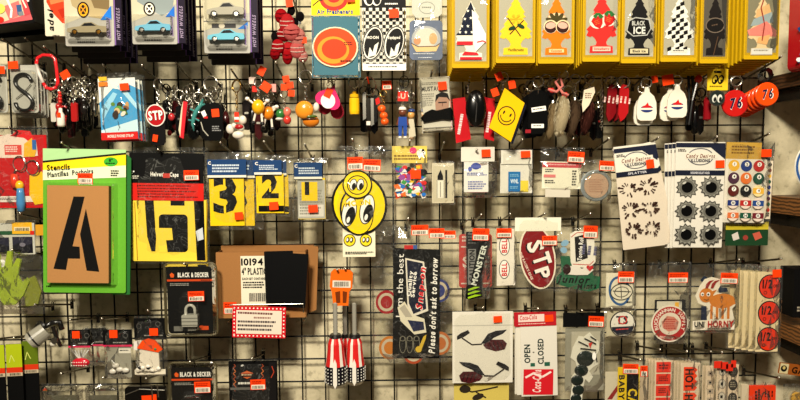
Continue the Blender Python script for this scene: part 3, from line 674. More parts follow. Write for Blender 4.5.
# red-white oval badge key ring
def badge_stp(t, cx, cy, rx, ry, k, rot, h, wd, trot=0):
    s = t.mb().slab(ellpts(cx, cy, rx, ry, rot), k, k + 1, ('gloss', (232, 228, 218))).build('badge')
    m = t.mb(k + 1.05); m.disc(cx, cy, rx - 1, ry - 1, (168, 18, 24), rot); m.text('STP', cx + .5, cy + .5, h, BK, wd, trot); m.text('STP', cx, cy, h, WH, wd, trot); m.build('printed_art', s); return s
t = keyring('oval_badge_key_ring', 'key ring with red oval badge lettered STP over black fob', 155, 70, .19)
ringchain(t, 157, 78, 107, 6, 0, SIL, 30)
t.mb().box(148, 108, 163, 146, -2, -.3, ('gloss', (20, 19, 19)), 5).build('black_fob'); badge_stp(t, 154.5, 115.5, 9.8, 11.2, 0, 8, 8.4, 14.5, 5); t.sticker(151, 135, 156, 142, 1.4, -10, False)
hook(142, 66, .2, 'the red oval badge key ring')
t = keyring('key_charm', 'small pink and red ball charm hanging behind the oval badge', 170, 100, .1, 'key charm'); ringchain(t, 170, 92, 114, 4.5); t.mb().ell(171, 117, 0, 3.4, 4, 3, ('gloss', (196, 50, 54))).build('ball', smooth=True); t.mb().ell(168.5, 133, 0, 2.4, 3, 2, ('gloss', (170, 30, 34))).build('drop', smooth=True)
# black fob cluster
t = keyring('flat_fob', 'red edged flat fob beside the teal lizard shaped charm', 181, 84, .16, 'key fob'); ringchain(t, 190, 84, 102, 6, 0, SIL, 30)
t.mb().slab([(183, 101), (187, 102), (182, 139), (178, 137)], -.8, .4, ('gloss', (206, 40, 50))).build('red_side'); t.mb().slab([(181, 108), (183, 101), (179, 137), (177.5, 130)], -.6, 1, ('gloss', (214, 200, 170))).build('face')
t = keyring('lizard_charm', 'teal rubber lizard shaped charm among black fobs', 197, 96, .18, 'key charm')
t.mb().tube([(203, 99, 0), (201, 105, 1), (197, 110, 1), (194, 116, 1), (192, 124, .5), (193, 131, 0)], 2, ('gloss', (62, 132, 126)), 8, rs=[.8, 2, 2.3, 2.4, 1.7, .7]).build('body', smooth=True)
for a, b in (((199, 107, 1), (205, 104, 1)), ((196, 112, 1), (190, 109, 1)), ((194, 118, 1), (199, 121, 1)), ((193, 121, 1), (188, 120, 1))): t.mb().tube([a, b], .9, ('gloss', (62, 132, 126))).build('leg')
BF = 'plain black rubber fob in the cluster beside the teal lizard'
for i, (x, y, rx, ry, d) in enumerate([(186, 128, 6, 14, .14), (199, 127, 8, 15, .12), (212, 122, 10, 16, .15), (206, 130, 9, 14, .13), (220, 126, 7, 15, .12), (193, 134, 6, 11, .15)]):
    t = keyring('black_fob', BF, x, y - ry - 14, d, 'key fob', 'black fobs by the teal lizard', yaw=R.uniform(-25, 25)); ringchain(t, x, y - ry - 20, y - ry + 2, 5.5, 0, SIL, 20 * i - 40)
    t.mb().lathe(x, y, 0, [(.2, -1.4), (rx * .8, -1.4), (rx, -.5), (rx, .6), (rx * .8, 1.4), (.2, 1.5)], ('gloss', (7, 7, 7)), 18, 'k').build('fob', smooth=False)
t = keyring('logo_fob', 'black fob with red square sticker and silver print on a large split ring', 211, 76, .18, 'key fob'); ringchain(t, 210.5, 76, 104, 7.5, 0, SIL, 8)
t.mb().slab(rrect(199, 103, 222, 141, 7), -1, .8, ('gloss', (7, 7, 7))).build('fob'); m = t.mb(.85); m.fine(211, 126, 220, 132, 3, (130, 130, 130)); m.poly([(200, 112), (204, 110), (206, 115), (203, 118)], WH); m.rect(203, 116.5, 207, 118.5, (200, 30, 30)); m.line([(200, 122), (202, 130), (207, 136)], 1, (170, 165, 150)); m.build('printed_art')
s_ = t.sticker(211, 109, 218.5, 117, 1, 4, False); 
hook(176, 63, .18, 'the red edged fob'); hook(201, 62, .2, 'the black logo fob')
# white figure with red tag
t = keyring('white_charm', 'white bone shaped charm with red and white tag', 236, 74, .17, 'key charm'); ringchain(t, 236, 80, 110, 6, 0, GOLD, 30)
t.mb().box(233.5, 112, 238, 122, -.4, .6, ('gloss', (226, 54, 30)), .6).build('tag'); t.mb(.65).rect(233.5, 117, 238, 119.5, WH).build('tag_band')
for x, y, rx, ry in ((229, 129, 4, 5), (237, 135, 6, 4), (242, 120, 4, 4.5), (233, 126, 3, 3), (240, 128, 3.5, 3.5)): t.mb().ell(x, y, 1, rx, ry, 3, ('gloss', (222, 212, 196))).build('white_lobe', smooth=True)
t.mb().ell(238.5, 127, 3, 4.5, 2.6, 2.4, ('gloss', (170, 28, 30))).build('red_band', smooth=True)
hook(231.5, 70, .19, 'the white bone shaped charm')
# yellow and orange ball charms
def ballcharm(label, x, y, d, col, rx, ry, seed):
    t = keyring('ball_charm', label, x, y - 24, d, 'key charm'); ringchain(t, x, y - 30, y - ry + 1, 5, 0, SIL, 30)
    t.mb().ell(x, y, 1, rx, ry, rx, ('gloss', col), 18, 12).build('ball', smooth=True)
    for a, b in (((x - rx + 1, y - 4, 1), (x - rx - 4, y - 8, 3)), ((x + rx - 1, y - 2, 1), (x + rx + 3, y - 6, 2)), ((x - 3, y + ry - 1, 1), (x - 5, y + ry + 8, 2)), ((x + 3, y + ry - 1, 1), (x + 4, y + ry + 9, 2))):
        t.mb().tube([a, b], 1.1, ('gloss', (226, 216, 200))).build('white_stalk'); t.mb().ell(b[0], b[1], b[2], 2.4, 2, 2.2, ('gloss', (232, 226, 212) if b[1] < y + ry else (28, 26, 26))).build('stalk_end', smooth=True)
    return t
t = ballcharm('yellow egg shaped charm with white stalks', 258, 107, .19, (238, 172, 20), 6.3, 7.6, 1); t.sticker(259, 67, 266, 76, 3, -28, False); t.sticker(262, 83, 271.5, 92, 5, -35, False)
t = ballcharm('orange egg shaped charm behind the yellow one', 268, 113, .165, (228, 128, 24), 5.6, 7, 2)
t = keyring('tag_bunch', 'bunch of red and pink paper price tags above the egg shaped charms', 256, 78, .17, 'price tags'); t.mb().box(249, 77, 256, 84, 0, .4, (226, 200, 186), .5).build('tag'); t.mb().box(252, 86, 257, 92, .5, .9, (214, 50, 36), .5).build('tag'); t.mb().box(271, 84, 276, 92, .2, .6, (214, 150, 140), .5).build('tag')
hook(254.5, 63, .2, 'the egg shaped charms')
t = keyring('tag_bunch', 'bunch of bright red square tags above the red and green charm', 286, 75, .18, 'price tags')
for x, y, r in ((283, 76, 8), (281, 84, 0), (287, 82, 5), (288, 90, -4)): t.sticker(x, y, x + 6.5, y + 6.5, 1 + R.random() * 2, r, False)
hook(276, 63, .19, 'the bright red square tags')
t = keyring('fruit_charm', 'red and green bead charm under the red tags', 284, 92, .16, 'key charm'); ringchain(t, 284, 90, 108, 4, 0, SIL)
for x, y, c, rx, ry in ((287, 112, (216, 110, 92), 4, 5), (280, 114, (44, 110, 50), 4.5, 5), (287, 120, (206, 58, 46), 4, 4.5), (279, 119, (214, 206, 196), 4, 1.8), (275, 108, (214, 206, 196), 4, 2.4)): t.mb().ell(x, y, 1, rx, ry, 3.4, ('gloss', c)).build('bead', smooth=True)
# burger-shaped charm
t = keyring('burger_charm', 'orange bun shaped charm on a large silver ring', 305, 72, .19, 'key charm'); ringchain(t, 305.5, 70, 102, 7, 0, SIL, 15)
t.mb().ell(304, 110, 2, 9.2, 9.2, 5, ('gloss', (226, 140, 36)), 18, 12).build('bun', smooth=True)
t.mb().ell(310, 121, -1, 8.5, 6, 5, ('gloss', (206, 116, 26)), 16, 10).build('bun', smooth=True); t.mb().ell(308, 116.5, 0, 8.6, 2.4, 5.2, ('gloss', (70, 96, 34)), 16, 8).build('filling', smooth=True); t.mb().ell(309, 119, 0, 8.8, 1.8, 5.4, ('gloss', (60, 34, 20)), 16, 8).build('filling', smooth=True); t.mb().ell(316, 107, 2, 3, 4.5, 2.5, ('gloss', (220, 212, 196))).build('white_piece', smooth=True)
hook(303, 62, .2, 'the orange bun shaped charm')
# pink heart purse
def heart(cx, cy, r, rot=0): return [rot2(cx + r * (16 * math.sin(a) ** 3) / 16, cy - r * (13 * math.cos(a) - 5 * math.cos(2 * a) - 2 * math.cos(3 * a) - math.cos(4 * a)) / 16, cx, cy, rot) for a in [2 * math.pi * i / 32 for i in range(32)]]
t = keyring('heart_charm', 'hot pink heart shaped charm with white centre and orange tag', 328, 80, .19, 'key charm'); ringchain(t, 328, 66, 86, 5, 0, SIL, 60)
t.mb().slab([rot2(x, y, 329, 98, 155) for x, y in heart(329, 98, 13)], 0, 3, ('gloss', (226, 40, 104))).build('heart'); t.mb(3.05).disc(328, 101, 7.2, 7.6, ('gloss', (238, 230, 226))).build('centre')
t.sticker(325, 88.5, 332, 98, 3.4, -25, False)
t = keyring('heart_charm', 'dark red heart shaped charm behind the hot pink one', 333, 84, .15, 'key charm'); t.mb().slab([rot2(x, y, 332, 107, 160) for x, y in heart(332, 107, 13.5)], 0, 3, ('gloss', (150, 16, 40))).build('heart'); ringchain(t, 332, 72, 96, 5, -1)
hook(327, 62, .2, 'the pink heart charms')
# yellow capsule
t = keyring('pill_case', 'yellow screw-top capsule on a plain ring', 354, 70, .18, 'key charm'); ringchain(t, 354, 76, 92, 6, 0, SIL, 8)
t.mb().lathe(354, 91, 0, [(.3, 0), (2, .2), (2, 2.5), (4.6, 3.2), (4.6, 6.4)], ('gloss', (222, 170, 20)), 16).build('lid', smooth=False); t.mb().lathe(354, 98, 0, [(.3, 0), (4.9, 0), (5.1, 2), (5.1, 13), (4.6, 16), (.3, 16.2)], ('gloss', (236, 186, 22)), 16).build('capsule', smooth=False)
hook(353, 66, .2, 'the yellow capsule')
# bare rings with little tools, orange beads
t = keyring('tool_charm', 'pocket tool charms with long blades on a thin chrome ring', 369, 76, .17, 'key charm'); t.mb().ring(369, 86, 0, 7, 9, .6, SIL, 12).build('split_ring')
for x, y, c in ((364, 100, SIL), (368, 106, DKM), (372, 106, SIL), (375, 103, ('gloss', (20, 20, 20)))):
    t.mb().slab([(x - 1.6, y - 8), (x + 1.6, y - 8), (x + 1.8, y + 18), (x - 1.4, y + 20)], -1, .6, c).build('blade')
t.mb().box(366, 121, 370, 125, 0, 1, ('gloss', (226, 218, 204)), .4).build('white_tip'); t.mb().tube([(367, 77, 1.5), (369, 84, 1.5)], .8, (232, 60, 20)).build('orange_thread'); t.mb().slab([(375, 99), (379, 97), (380, 103), (376, 105)], .5, 1, (200, 30, 26)).build('red_tab')
hook(366.5, 64, .19, 'the pocket tool charms')
t = keyring('bead_charm', 'string of three orange pumpkin beads with orange tag', 384, 80, .18, 'key charm'); ringchain(t, 383, 90, 105, 3.4, 0, GOLD)
for x, y in ((381.5, 108.5), (383.5, 115.5), (384.5, 121.5)): b = t.mb().ell(x, y, 1, 4.2, 3.8, 4, ('gloss', (228, 88, 22))).build('pumpkin_bead', smooth=True); t.mb().lathe(x, y - 4.6, 1, [(.3, 0), (.8, 0), (.7, 1.5), (.2, 1.6)], ('gloss', (60, 80, 30)), 6).build('stem', b)
t.sticker(382, 81, 391.5, 89.5, 2, 3, True); hook(381, 67, .19, 'the orange pumpkin beads')
# tag and doll
t = keyring('doll_charm', 'small doll charm in blue overalls and white cap', 403, 104, .17, 'key charm'); ringchain(t, 403, 90, 106, 3)
SK = (110, 60, 40); BL = ('gloss', (40, 72, 150))
m = t.mb(); m.ell(402.5, 112.5, 1, 4, 4, 3.6, ('gloss', SK)); m.build('head', smooth=True); t.mb().lathe(402.5, 107, 1, [(2.6, 0), (3.8, 1), (4, 3), (.3, 3.2)], ('gloss', (228, 222, 210)), 12).build('cap')
m = t.mb(); m.slab([(398.5, 117), (406.5, 117), (407, 126), (398, 126)], -1, 3, BL); m.slab([(398, 126), (402, 126), (401.4, 136), (398.4, 136)], -.8, 2.6, BL); m.slab([(403, 126), (407, 126), (406.4, 136), (403.6, 136)], -.8, 2.6, BL); m.build('overalls')
for x in (397, 408): t.mb().tube([(x + (2 if x < 400 else -2), 118, 1), (x, 125, 2)], 1.3, ('gloss', SK)).build('arm')
for x in (399.8, 405): t.mb().ell(x, 137.5, 1.5, 2, 1.6, 2.4, ('gloss', (226, 216, 200))).build('shoe', smooth=True)
t = keyring('doll_charm', 'small doll charm with blue cap and pale coat beside the overalls one', 411, 104, .155, 'key charm'); ringchain(t, 411, 92, 108, 3)
t.mb().ell(411, 115, 1, 3.6, 4, 3.4, ('gloss', (206, 150, 80))).build('head', smooth=True); t.mb().ell(411.5, 111, 1, 3.8, 2.4, 3.6, ('gloss', (34, 56, 110))).build('cap', smooth=True); t.mb().slab([(408.5, 119), (413.5, 119), (415.5, 136), (408.5, 138)], -1, 2.4, ('gloss', (196, 186, 160))).build('coat'); t.mb().ell(411, 138, 1, 2.6, 1.6, 2.2, ('gloss', (150, 120, 90))).build('shoe', smooth=True)
t = T('tag_pouch', 'little clear pouch with red square label above the overalls doll', 'pouch', 404, 80, .175); t.mb().box(397.5, 91.5, 408, 101, 0, .4, (222, 40, 26), .3).build('red_label'); t.mb(.45).text('U', 403, 96, 5, (240, 200, 180)).build('lettering')
t.bag(396, 80, 412.5, 107, -.5, 1.6); t.mb().ring(404, 82, 0, 5, 6, .5, DKM, 20).build('split_ring'); hook(404, 66, .19, 'the doll charms and clear tag pouch')
# moustache novelty card
t = T('moustache_card', 'newsprint novelty card with huge black stick-on moustache', 'novelty card', 435, 80, .18, rot=3)
t.mb().box(419.5, 77, 450, 130, -.8, 0, ('card', (206, 200, 182)), 1).build('backing_card')
m = t.mb(.05); m.text('MUSTACHE', 433, 88.5, 4.2, (70, 68, 64), 24); m.fine(421, 82, 440, 85, 2, (120, 116, 106)); m.fine(421, 93, 434, 106, 6, (140, 136, 124)); m.disc(422, 103, 3, 3, (150, 146, 134)); m.poly([(434, 112), (434, 100), (436, 95), (441, 93), (446, 95), (448, 101), (447, 110), (449, 114)], (168, 130, 110)); m.poly([(434, 102), (435, 95), (441, 92), (447, 94), (449, 102), (446, 98), (438, 97)], (24, 22, 22)); m.rect(437, 102, 445.5, 103.2, (40, 30, 28)); m.line([(441.3, 103), (440.8, 106.5)], .8, (120, 84, 70)); m.rect(421, 127, 449, 128, (90, 86, 80)); m.build('printed_art')
t.mb().slab([(418.5, 117), (423, 112), (430, 109), (435, 110.5), (441, 109.5), (449, 108), (451, 112), (450.5, 121), (440, 119.5), (431, 120.5), (421, 121.5)], .3, 2.6, ('fur', (7, 7, 7))).build('moustache'); t.blister(419.5, 77.5, 450, 129.5, 0, 3, 2)
t.sticker(437.5, 82.5, 446, 90.5, 3.2, 2, False); hook(432, 71, .2, 'the moustache novelty cards')
for i in range(2): copy_thing(t, .016 * (i + 1), .005, 'novelty card hung behind the front moustache card', 'moustache cards on one hook', skip=('price_sticker',), dx=.002)
# red tags, black leather purse
def redtag(label, pts, d, x, y, rot):
    t = keyring('red_tag', label, x, y - 20, d, 'key tag'); t.mb().slab(pts, -.5, .3, ('gloss', (190, 26, 34))).build('tag'); m = t.mb(.35); m.fine(x - 12, y - 1.6, x + 12, y + 2, 1, (236, 206, 204), rot, .8); m.build('lettering'); return t
redtag('bright red tag with white script on the moustache card side of the black purse', [(452.5, 99), (465, 97), (471, 139), (456, 143)], .155, 461, 122, 80)
redtag('bright red tag with white script tucked under the yellow smiley', [(484, 97), (495, 99), (494, 141), (484, 138)], .15, 489, 120, 82)
t = keyring('black_purse_charm', 'glossy black teardrop purse on a silver ball chain', 476, 76, .19, 'key charm')
t.mb().ell(476, 108, 0, 10.5, 18.5, 6, ('gloss', (7, 7, 7)), 18, 12).build('purse', smooth=True); t.mb().tube([(470, 94, 4), (476, 104, 6.2), (475, 122, 4.6)], .5, ('gloss', (60, 58, 56))).build('zip_seam')
for i in range(22): u = i / 21; a = math.pi * u; t.mb().ell(476 + 8.5 * math.cos(a) * (1 if u < .5 else 1), 92 - 24 * math.sin(a) ** 1.2, 1, .95, .95, .95, SIL, 6, 4).build('chain_bead', smooth=True)
hook(476, 65, .2, 'the black teardrop purse')
# smiley square
t = keyring('smiley_tag', 'yellow square tag with black smiley face hanging by one corner', 505, 90, .19, 'key tag')
q = [(504.5, 88), (524.5, 103), (511, 141.5), (489, 127)]
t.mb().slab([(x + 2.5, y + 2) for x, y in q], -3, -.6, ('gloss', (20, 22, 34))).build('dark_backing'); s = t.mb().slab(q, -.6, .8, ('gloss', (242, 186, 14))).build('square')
m = t.mb(.85); m.hoop(506.5, 115.5, 9, 9.6, 1.1, (30, 26, 14)); a0 = 20
m.disc(504, 112, .9, 1.9, (30, 26, 14), -30); m.disc(510.5, 115, .9, 1.9, (30, 26, 14), -30)
pp = [rot2(506.5 + 6 * math.cos(rad(a)), 115.5 + 6 * math.sin(rad(a)), 506.5, 115.5, -25) for a in range(15, 166, 15)]; m.line(pp, .9, (30, 26, 14)); m.build('smiley', s)
ringchain(t, 503, 72, 90, 5, -.5, SIL)
for x, y, r in ((495, 73, 25), (508, 81, 10), (491, 88.5, 20)): t.sticker(x, y, x + 7, y + 8, 2.5, r, False)
hook(509.5, 64, .2, 'the yellow smiley tag')
# black leather fobs with white strips
for x, y, d, rx, lab in ((538, 108, .18, 9, 'black leather fob with two white lettered strips'), (531, 112, .155, 8, 'plain black leather fob behind the white striped one'), (546, 106, .16, 8, 'plain black fob between the white striped one and the fur foot')):
    t = keyring('leather_fob', lab, x, y - 26, d, 'key fob'); ringchain(t, x, y - 32, y - 14, 5.5, 0, SIL, 20)
    t.mb().slab([(x - rx, y - 14), (x - rx * .4, y - 18), (x + rx * .4, y - 18), (x + rx, y - 14), (x + rx * 1.1, y + 18), (x + rx * .6, y + 25), (x - rx * .7, y + 26), (x - rx * 1.1, y + 18)], -1, .8, ('gloss', (7, 7, 7))).build('fob')
    if d == .18:
        m = t.mb(.85); m.rect(531.5, 106.5, 546, 111, WH, 8); m.fine(533, 108, 545, 109.6, 1, BK, 8); m.rect(531.5, 123.5, 544, 127.5, WH); m.fine(533.5, 124.8, 542.5, 126.4, 1, BK); m.build('white_strips')
        t.mb(.9).rect(525.5, 129, 531, 132.5, (150, 30, 40)).build('red_band')
hook(541, 66, .2, 'the black leather fobs')
# rabbit-foot furs
def furfoot(label, x, y, d, col, tone, h=34, wd=8, n=240):
    t = keyring('fur_foot', label, x, y - 18, d, 'fur charm'); ringchain(t, x, y - 26, y - 2, 4.6, 0, SIL, 25)
    t.mb().lathe(x, y - 3, 0, [(.3, 0), (2.2, .3), (2.6, 4)], SIL, 12).build('metal_cap')
    m = t.mb(); m.tube([(x, y, 0), (x + 1, y + h * .25, 1), (x - 1, y + h * .55, 1.4), (x - 3, y + h * .8, 1), (x - 4, y + h, 0)], 3, ('fur', col), 12, rs=[wd * .35, wd * .62, wd * .72, wd * .6, wd * .15]); m.build('foot', smooth=True)
    m = t.mb()
    for i in range(n):
        u = R.random(); a = R.uniform(0, 2 * math.pi); cx_ = x + (1 if u < .5 else -2) * u; yy = y + u * h * .92; rr = wd * (.4 + .32 * math.sin(math.pi * min(1, u * 1.1 + .1)))
        px_, kk = cx_ + rr * math.cos(a) - 2.5 * u, 1 + rr * math.sin(a); e = (px_ + 1.6 * math.cos(a), yy + 3.4 + R.random() * 2, kk + 1.2 * math.sin(a))
        m.add([(px_ - .35, yy, kk), (px_ + .35, yy, kk), e], [(0, 1, 2)], ('fur', R.choice(tone)))
    m.build('fur_tufts', kind='stuff')
FT = [(202, 184, 146), (176, 156, 118), (222, 208, 174)]
furfoot('cream fur foot charm with pink thread', 563, 96, .19, (196, 178, 140), FT, 40, 9)
furfoot('tan fur foot charm behind the cream one', 553, 103, .16, (150, 128, 92), [(150, 128, 92), (120, 98, 66)], 36, 7)
furfoot('brown grey fur foot charm between the cream one and the white tagged one', 575, 100, .15, (90, 70, 52), [(92, 72, 52), (60, 44, 32)], 36, 7)
t = keyring('thread_tag', 'pink and red thread bows tied above the cream fur foot', 560, 84, .195, 'ribbon'); t.mb().tube([(548, 89, 0), (556, 92, 2), (562, 86, 2), (560, 78, 1), (555, 82, 1), (562, 93, 2), (568, 95, 1)], 1.3, (206, 120, 110)).build('bow'); t.mb().slab([(548, 88), (553, 88), (556, 93), (550, 92)], .5, 1, (206, 34, 30)).build('red_tab'); t.mb().slab([(562, 93), (567, 92), (566, 98), (562, 97)], .5, 1, (206, 34, 30)).build('red_tab')
hook(560.5, 66, .21, 'the cream fur foot charms')
furfoot('dark brown fur foot charm with white paper tag', 589, 100, .16, (62, 30, 24), [(66, 30, 24), (40, 18, 14), (90, 50, 40)], 34, 7)
t = keyring('paper_tag', 'folded white paper tag tied to the dark brown fur foot', 589, 88, .185, 'tag'); t.mb().slab([(584, 90), (594, 87), (595, 92), (589, 105), (583, 112), (582, 104)], 0, .5, (226, 210, 184)).build('tag'); t.mb(.55).fine(585, 93, 592, 99, 3, (120, 90, 70)).build('print')
hook(579, 68, .18, 'the dark brown fur foot')
# red pocket-knife fobs
for x, d, lab, c in ((624, .18, 'bright red pocket knife fob with white lettering', (176, 24, 28)), (612, .15, 'dark red pocket knife fob behind the bright one', (128, 18, 24)), (617.5, .13, 'dark red pocket knife fob squeezed between two others', (112, 16, 20))):
    t = keyring('knife_fob', lab, x, 78, d, 'key fob'); ringchain(t, x - 1, 76, 88, 6, 0, SIL, 25)
    t.mb().slab([(x - 4, 88), (x - 1, 84), (x + 3, 85.5), (x + 5, 90), (x + 4.5, 112), (x + 1, 118), (x - 3, 121), (x - 5.5, 114)], -1, 1, ('gloss', c)).build('handle'); m = t.mb(1.05); m.fine(x - 3, 91, x + 4, 108, 4, (236, 200, 190), 82, .4); m.build('lettering'); t.mb().box(x - 2, 116, x + 1, 122, -.6, .4, DKM, .6).build('blade')
hook(635.5, 62, .2, 'the pocket knife fobs') ; hook(601, 66, .17, 'the long chrome key chains')
t = keyring('chrome_chain', 'bare chrome key chain hanging straight beside the pocket knife fobs', 602, 78, .15, 'key chain')
for i in range(20): t.mb().ring(602 + (i % 2) * .4, 80 + i * 2.5, 0, 1.2, 1.8, .4, SIL, 90 * (i % 2) + 20, 8).build('chain_link')
# white jug badges
def jug(label, x, y, d, tag):
    t = keyring('jug_badge', label, x, y - 24, d, 'key ring'); ringchain(t, x - 1, y - 27, y - 16, 5, -.3, SIL, 20)
    pr = [(-2, -18), (2, -18), (2.6, -13), (7, -9), (9.4, -3), (10, 8), (9, 13), (6, 15), (-6, 15), (-9, 13), (-10, 8), (-9.4, -3), (-7, -9), (-2.6, -13)]
    s = t.mb().slab([(x + a, y + b) for a, b in pr], -.8, .8, ('gloss', (236, 230, 212))).build('badge')
    m = t.mb(.85); m.disc(x, y + 3.5, 6.4, 3.6, (40, 54, 110)); m.rect(x - 6.6, y + 2.6, x + 6.6, y + 4.4, (236, 230, 212)); m.poly([(x - 5, y + 2.4), (x + 5, y + 2.4), (x + 3.4, y + .3), (x - 3.4, y + .3)], (200, 30, 40)); m.poly([(x - 2, y + .3), (x + 2, y + .3), (x + .8, y - 3), (x - .4, y - 1.5)], (214, 34, 30)); m.build('emblem', s)
    t.sticker(*tag, 1.5, 10, False); return t
t1 = jug('white jug shaped badge with red and blue torch emblem, next to the pocket knife fobs', 647, 105, .185, (651, 76, 657, 83)); t2 = jug('white jug shaped badge with red and blue torch emblem, beside the small eye tag', 677.5, 102, .185, (661.5, 75, 673, 85))
copy_thing(t1, .02, .012, 'white jug badge hung behind the one next to the knife fobs', skip=('price_sticker',)); copy_thing(t2, .02, .008, 'white jug badge hung behind the one beside the eye tag', skip=('price_sticker',), dx=-.012)
hook(661, 62, .2, 'the jug badges by the knife fobs'); hook(690, 64, .2, 'the jug badges by the eye tag')
t = keyring('red_ball', 'small red ball bead above the eye tag', 699, 78, .17, 'bead'); t.mb().ell(698.5, 79, 0, 3.6, 4, 3.6, ('gloss', (214, 36, 30))).build('ball', smooth=True); t.mb().tube([(697, 83, 0), (693, 100, 0), (690, 124, 0)], 1.1, ('gloss', (18, 17, 16))).build('cord')
# black strap bunch
for x in (688, 692): t = keyring('black_strap', 'thin black strap dangling between the jug badge and the eye tag', x, 92, .14, 'strap', 'straps by the eye tag'); t.mb().tube([(x, 74, 0), (x + 1, 100, 1), (x - 1, 124, 0)], 1.4, ('gloss', (7, 7, 7))).build('strap')
# yellow eye tag and round eyes
t = keyring('eye_tag', 'square yellow tag with two black eyes', 717.5, 72, .2, 'key tag'); s = t.mb().box(707.5, 69, 728, 90, -.4, .4, (236, 200, 40), .6).build('tag')
m = t.mb(.45); m.rect(714, 71, 721.5, 73, BK); [m.disc(x, 79.5, 2.9, 4.6, BK, -18) for x in (715, 720.8)]; [m.disc(x, 79.2, 1.7, 3, (240, 210, 60), -18) for x in (714.6, 720.4)]; [m.disc(x + .6, 80.8, .9, 1.6, BK) for x in (714.6, 720.4)]; m.fine(709.5, 85.5, 726, 87.2, 1, (120, 96, 20)); m.build('eyes', s)
t.mb().lathe(717.5, 97.5, 0, [(.3, -.6), (8, -.6), (8, .6), (.3, .6)], SIL, 22, 'k').build('round_medal'); m = t.mb(.65); m.disc(717.5, 97.5, 6.8, 6.8, (30, 40, 36)); [m.disc(x, 98, 2.4, 4, (214, 214, 204), -10) for x in (714.8, 720)]; [m.disc(x, 99, 1.4, 2.4, (20, 22, 20), -10) for x in (715.2, 720.6)]; m.build('medal_print')
hook(724.5, 62, .21, 'the yellow eye tag')
t = keyring('red_bottle', 'small dark red tube charm beside the round eye medal', 707.5, 96, .15, 'key charm'); ringchain(t, 707.5, 78, 98, 5); t.mb().lathe(707.5, 97, 0, [(.3, 0), (2, 0), (3.4, 3), (3.6, 22), (.3, 24)], ('gloss', (140, 16, 26)), 12).build('tube', smooth=False)
# numbered discs
def disc76(t, x, y, r, k, c, rot=8):
    s = t.mb().lathe(x, y, k, [(.2, -1.2), (r, -1.2), (r, .6), (r - .7, 1.1), (.2, 1.1)], ('gloss', c), 32, 'k').build('disc')
    m = t.mb(k + 1.2); m.text('76', x + .5, y, r * .76, WH, r * .98, rot, 'i'); m.text('76', x + .1, y - .2, r * .72, (14, 26, 60), r * .9, rot, 'i'); m.build('number', s)
t = keyring('number_disc', 'dark red round fob numbered 76 on a silver ring', 735.5, 82, .185, 'key fob'); ringchain(t, 736, 76, 91, 5, 0, SIL, 10); disc76(t, 735.5, 103, 13.2, 0, (196, 28, 24))
hook(754, 60, .2, 'the dark red 76 fob')
t = keyring('number_disc', 'bright orange round fob numbered 76 in front of its stack', 766, 84, .23, 'key fob'); disc76(t, 767, 94, 11.6, 0, (240, 76, 14))
for i in range(6): copy_thing(t, .017 * (i + 1), .004 * (i + 1), 'orange round fob stacked behind the bright orange 76 fob', 'orange fobs stacked on one hook', skip=('number',))
t = keyring('coil_key_ring', 'black coiled spring wrist cord above the orange 76 fobs', 765, 70, .19, 'key ring')
t.mb().tube([(768 + 5.5 * math.cos(i * .7) - i * .14, 74 + 6 * math.sin(i * .7) + i * .05, i * .1) for i in range(60)], .7, ('gloss', (22, 21, 20)), 5).build('coil')
hook(781, 57, .24, 'the orange 76 fobs')

# back ranks of dark fobs filling the key ring row
def filler(spots, label, group, d0):
    for i, (x, y) in enumerate(spots):
        t = keyring('dark_fob', label, x, y, d0 + .01 * (i % 4), 'key fob', group, yaw=R.uniform(-35, 35)); ringchain(t, x, y, y + 16, 4.6, 0, R.choice([SIL, DKM]), R.uniform(-40, 50))
        c = R.choice([('gloss', (10, 10, 10)), ('gloss', (14, 12, 11)), ('gloss', (26, 16, 14)), ('gloss', (9, 9, 11)), ('gloss', (60, 14, 16))]); yy = y + 16; k = i % 3
        if k == 0: t.mb().slab(rrect(x - 4, yy, x + 4, yy + 30, 3), -1, 1, c).build('fob')
        elif k == 1: t.mb().lathe(x, yy, 0, [(.3, 0), (2.4, 1), (3.8, 8), (4.2, 18), (3, 27), (.4, 29)], c, 12).build('fob', smooth=True)
        else: t.mb().slab([(x - 1.5, yy), (x + 1.5, yy), (x + 4, yy + 6), (x + 3.6, yy + 26), (x, yy + 30), (x - 3.6, yy + 26), (x - 4, yy + 6)], -1, 1, c).build('fob')
        t.mb(1.05).rect(x - 2, yy + 12, x + 2, yy + 14, R.choice([(200, 196, 180), (150, 30, 30), (90, 88, 80)])).build('print')
filler([(56 + i * 4.6, 82 + (i * 7) % 11) for i in range(9)], 'dark fob at the back of the crowd beside the red carabiner', 'dark fobs by the carabiner', .06)
filler([(166 + i * 4.4, 84 + (i * 5) % 9) for i in range(4)], 'dark fob behind the pink and red ball charm', 'dark fobs by the oval badge', .06)
filler([(186 + i * 5.6, 86 + (i * 7) % 10) for i in range(8)], 'dark fob at the back behind the teal lizard charm', 'dark fobs behind the lizard', .06)
filler([(246 + i * 6, 84 + (i * 5) % 12) for i in range(6)], 'dark fob behind the egg shaped charms', 'dark fobs behind the egg charms', .06)
filler([(523 + i * 5.5, 84 + (i * 5) % 9) for i in range(5)], 'dark fob behind the white striped leather fob', 'dark fobs behind the leather fob', .06)
filler([(568 + i * 5.2, 86 + (i * 7) % 9) for i in range(7)], 'dark fob behind the fur foot charms', 'dark fobs behind the fur feet', .06)
filler([(364 + i * 5, 86 + (i * 7) % 6) for i in range(3)], 'dark fob behind the pocket tool charms', 'dark fobs behind the pocket tools', .06)
filler([(690 + i * 5.5, 84 + (i * 5) % 6) for i in range(3)], 'dark fob between the jug badge and the eye tag', 'dark fobs by the eye tag', .05)

# ================================================================== third row: stencils, stickers, decals
FP = (60, 56, 50)
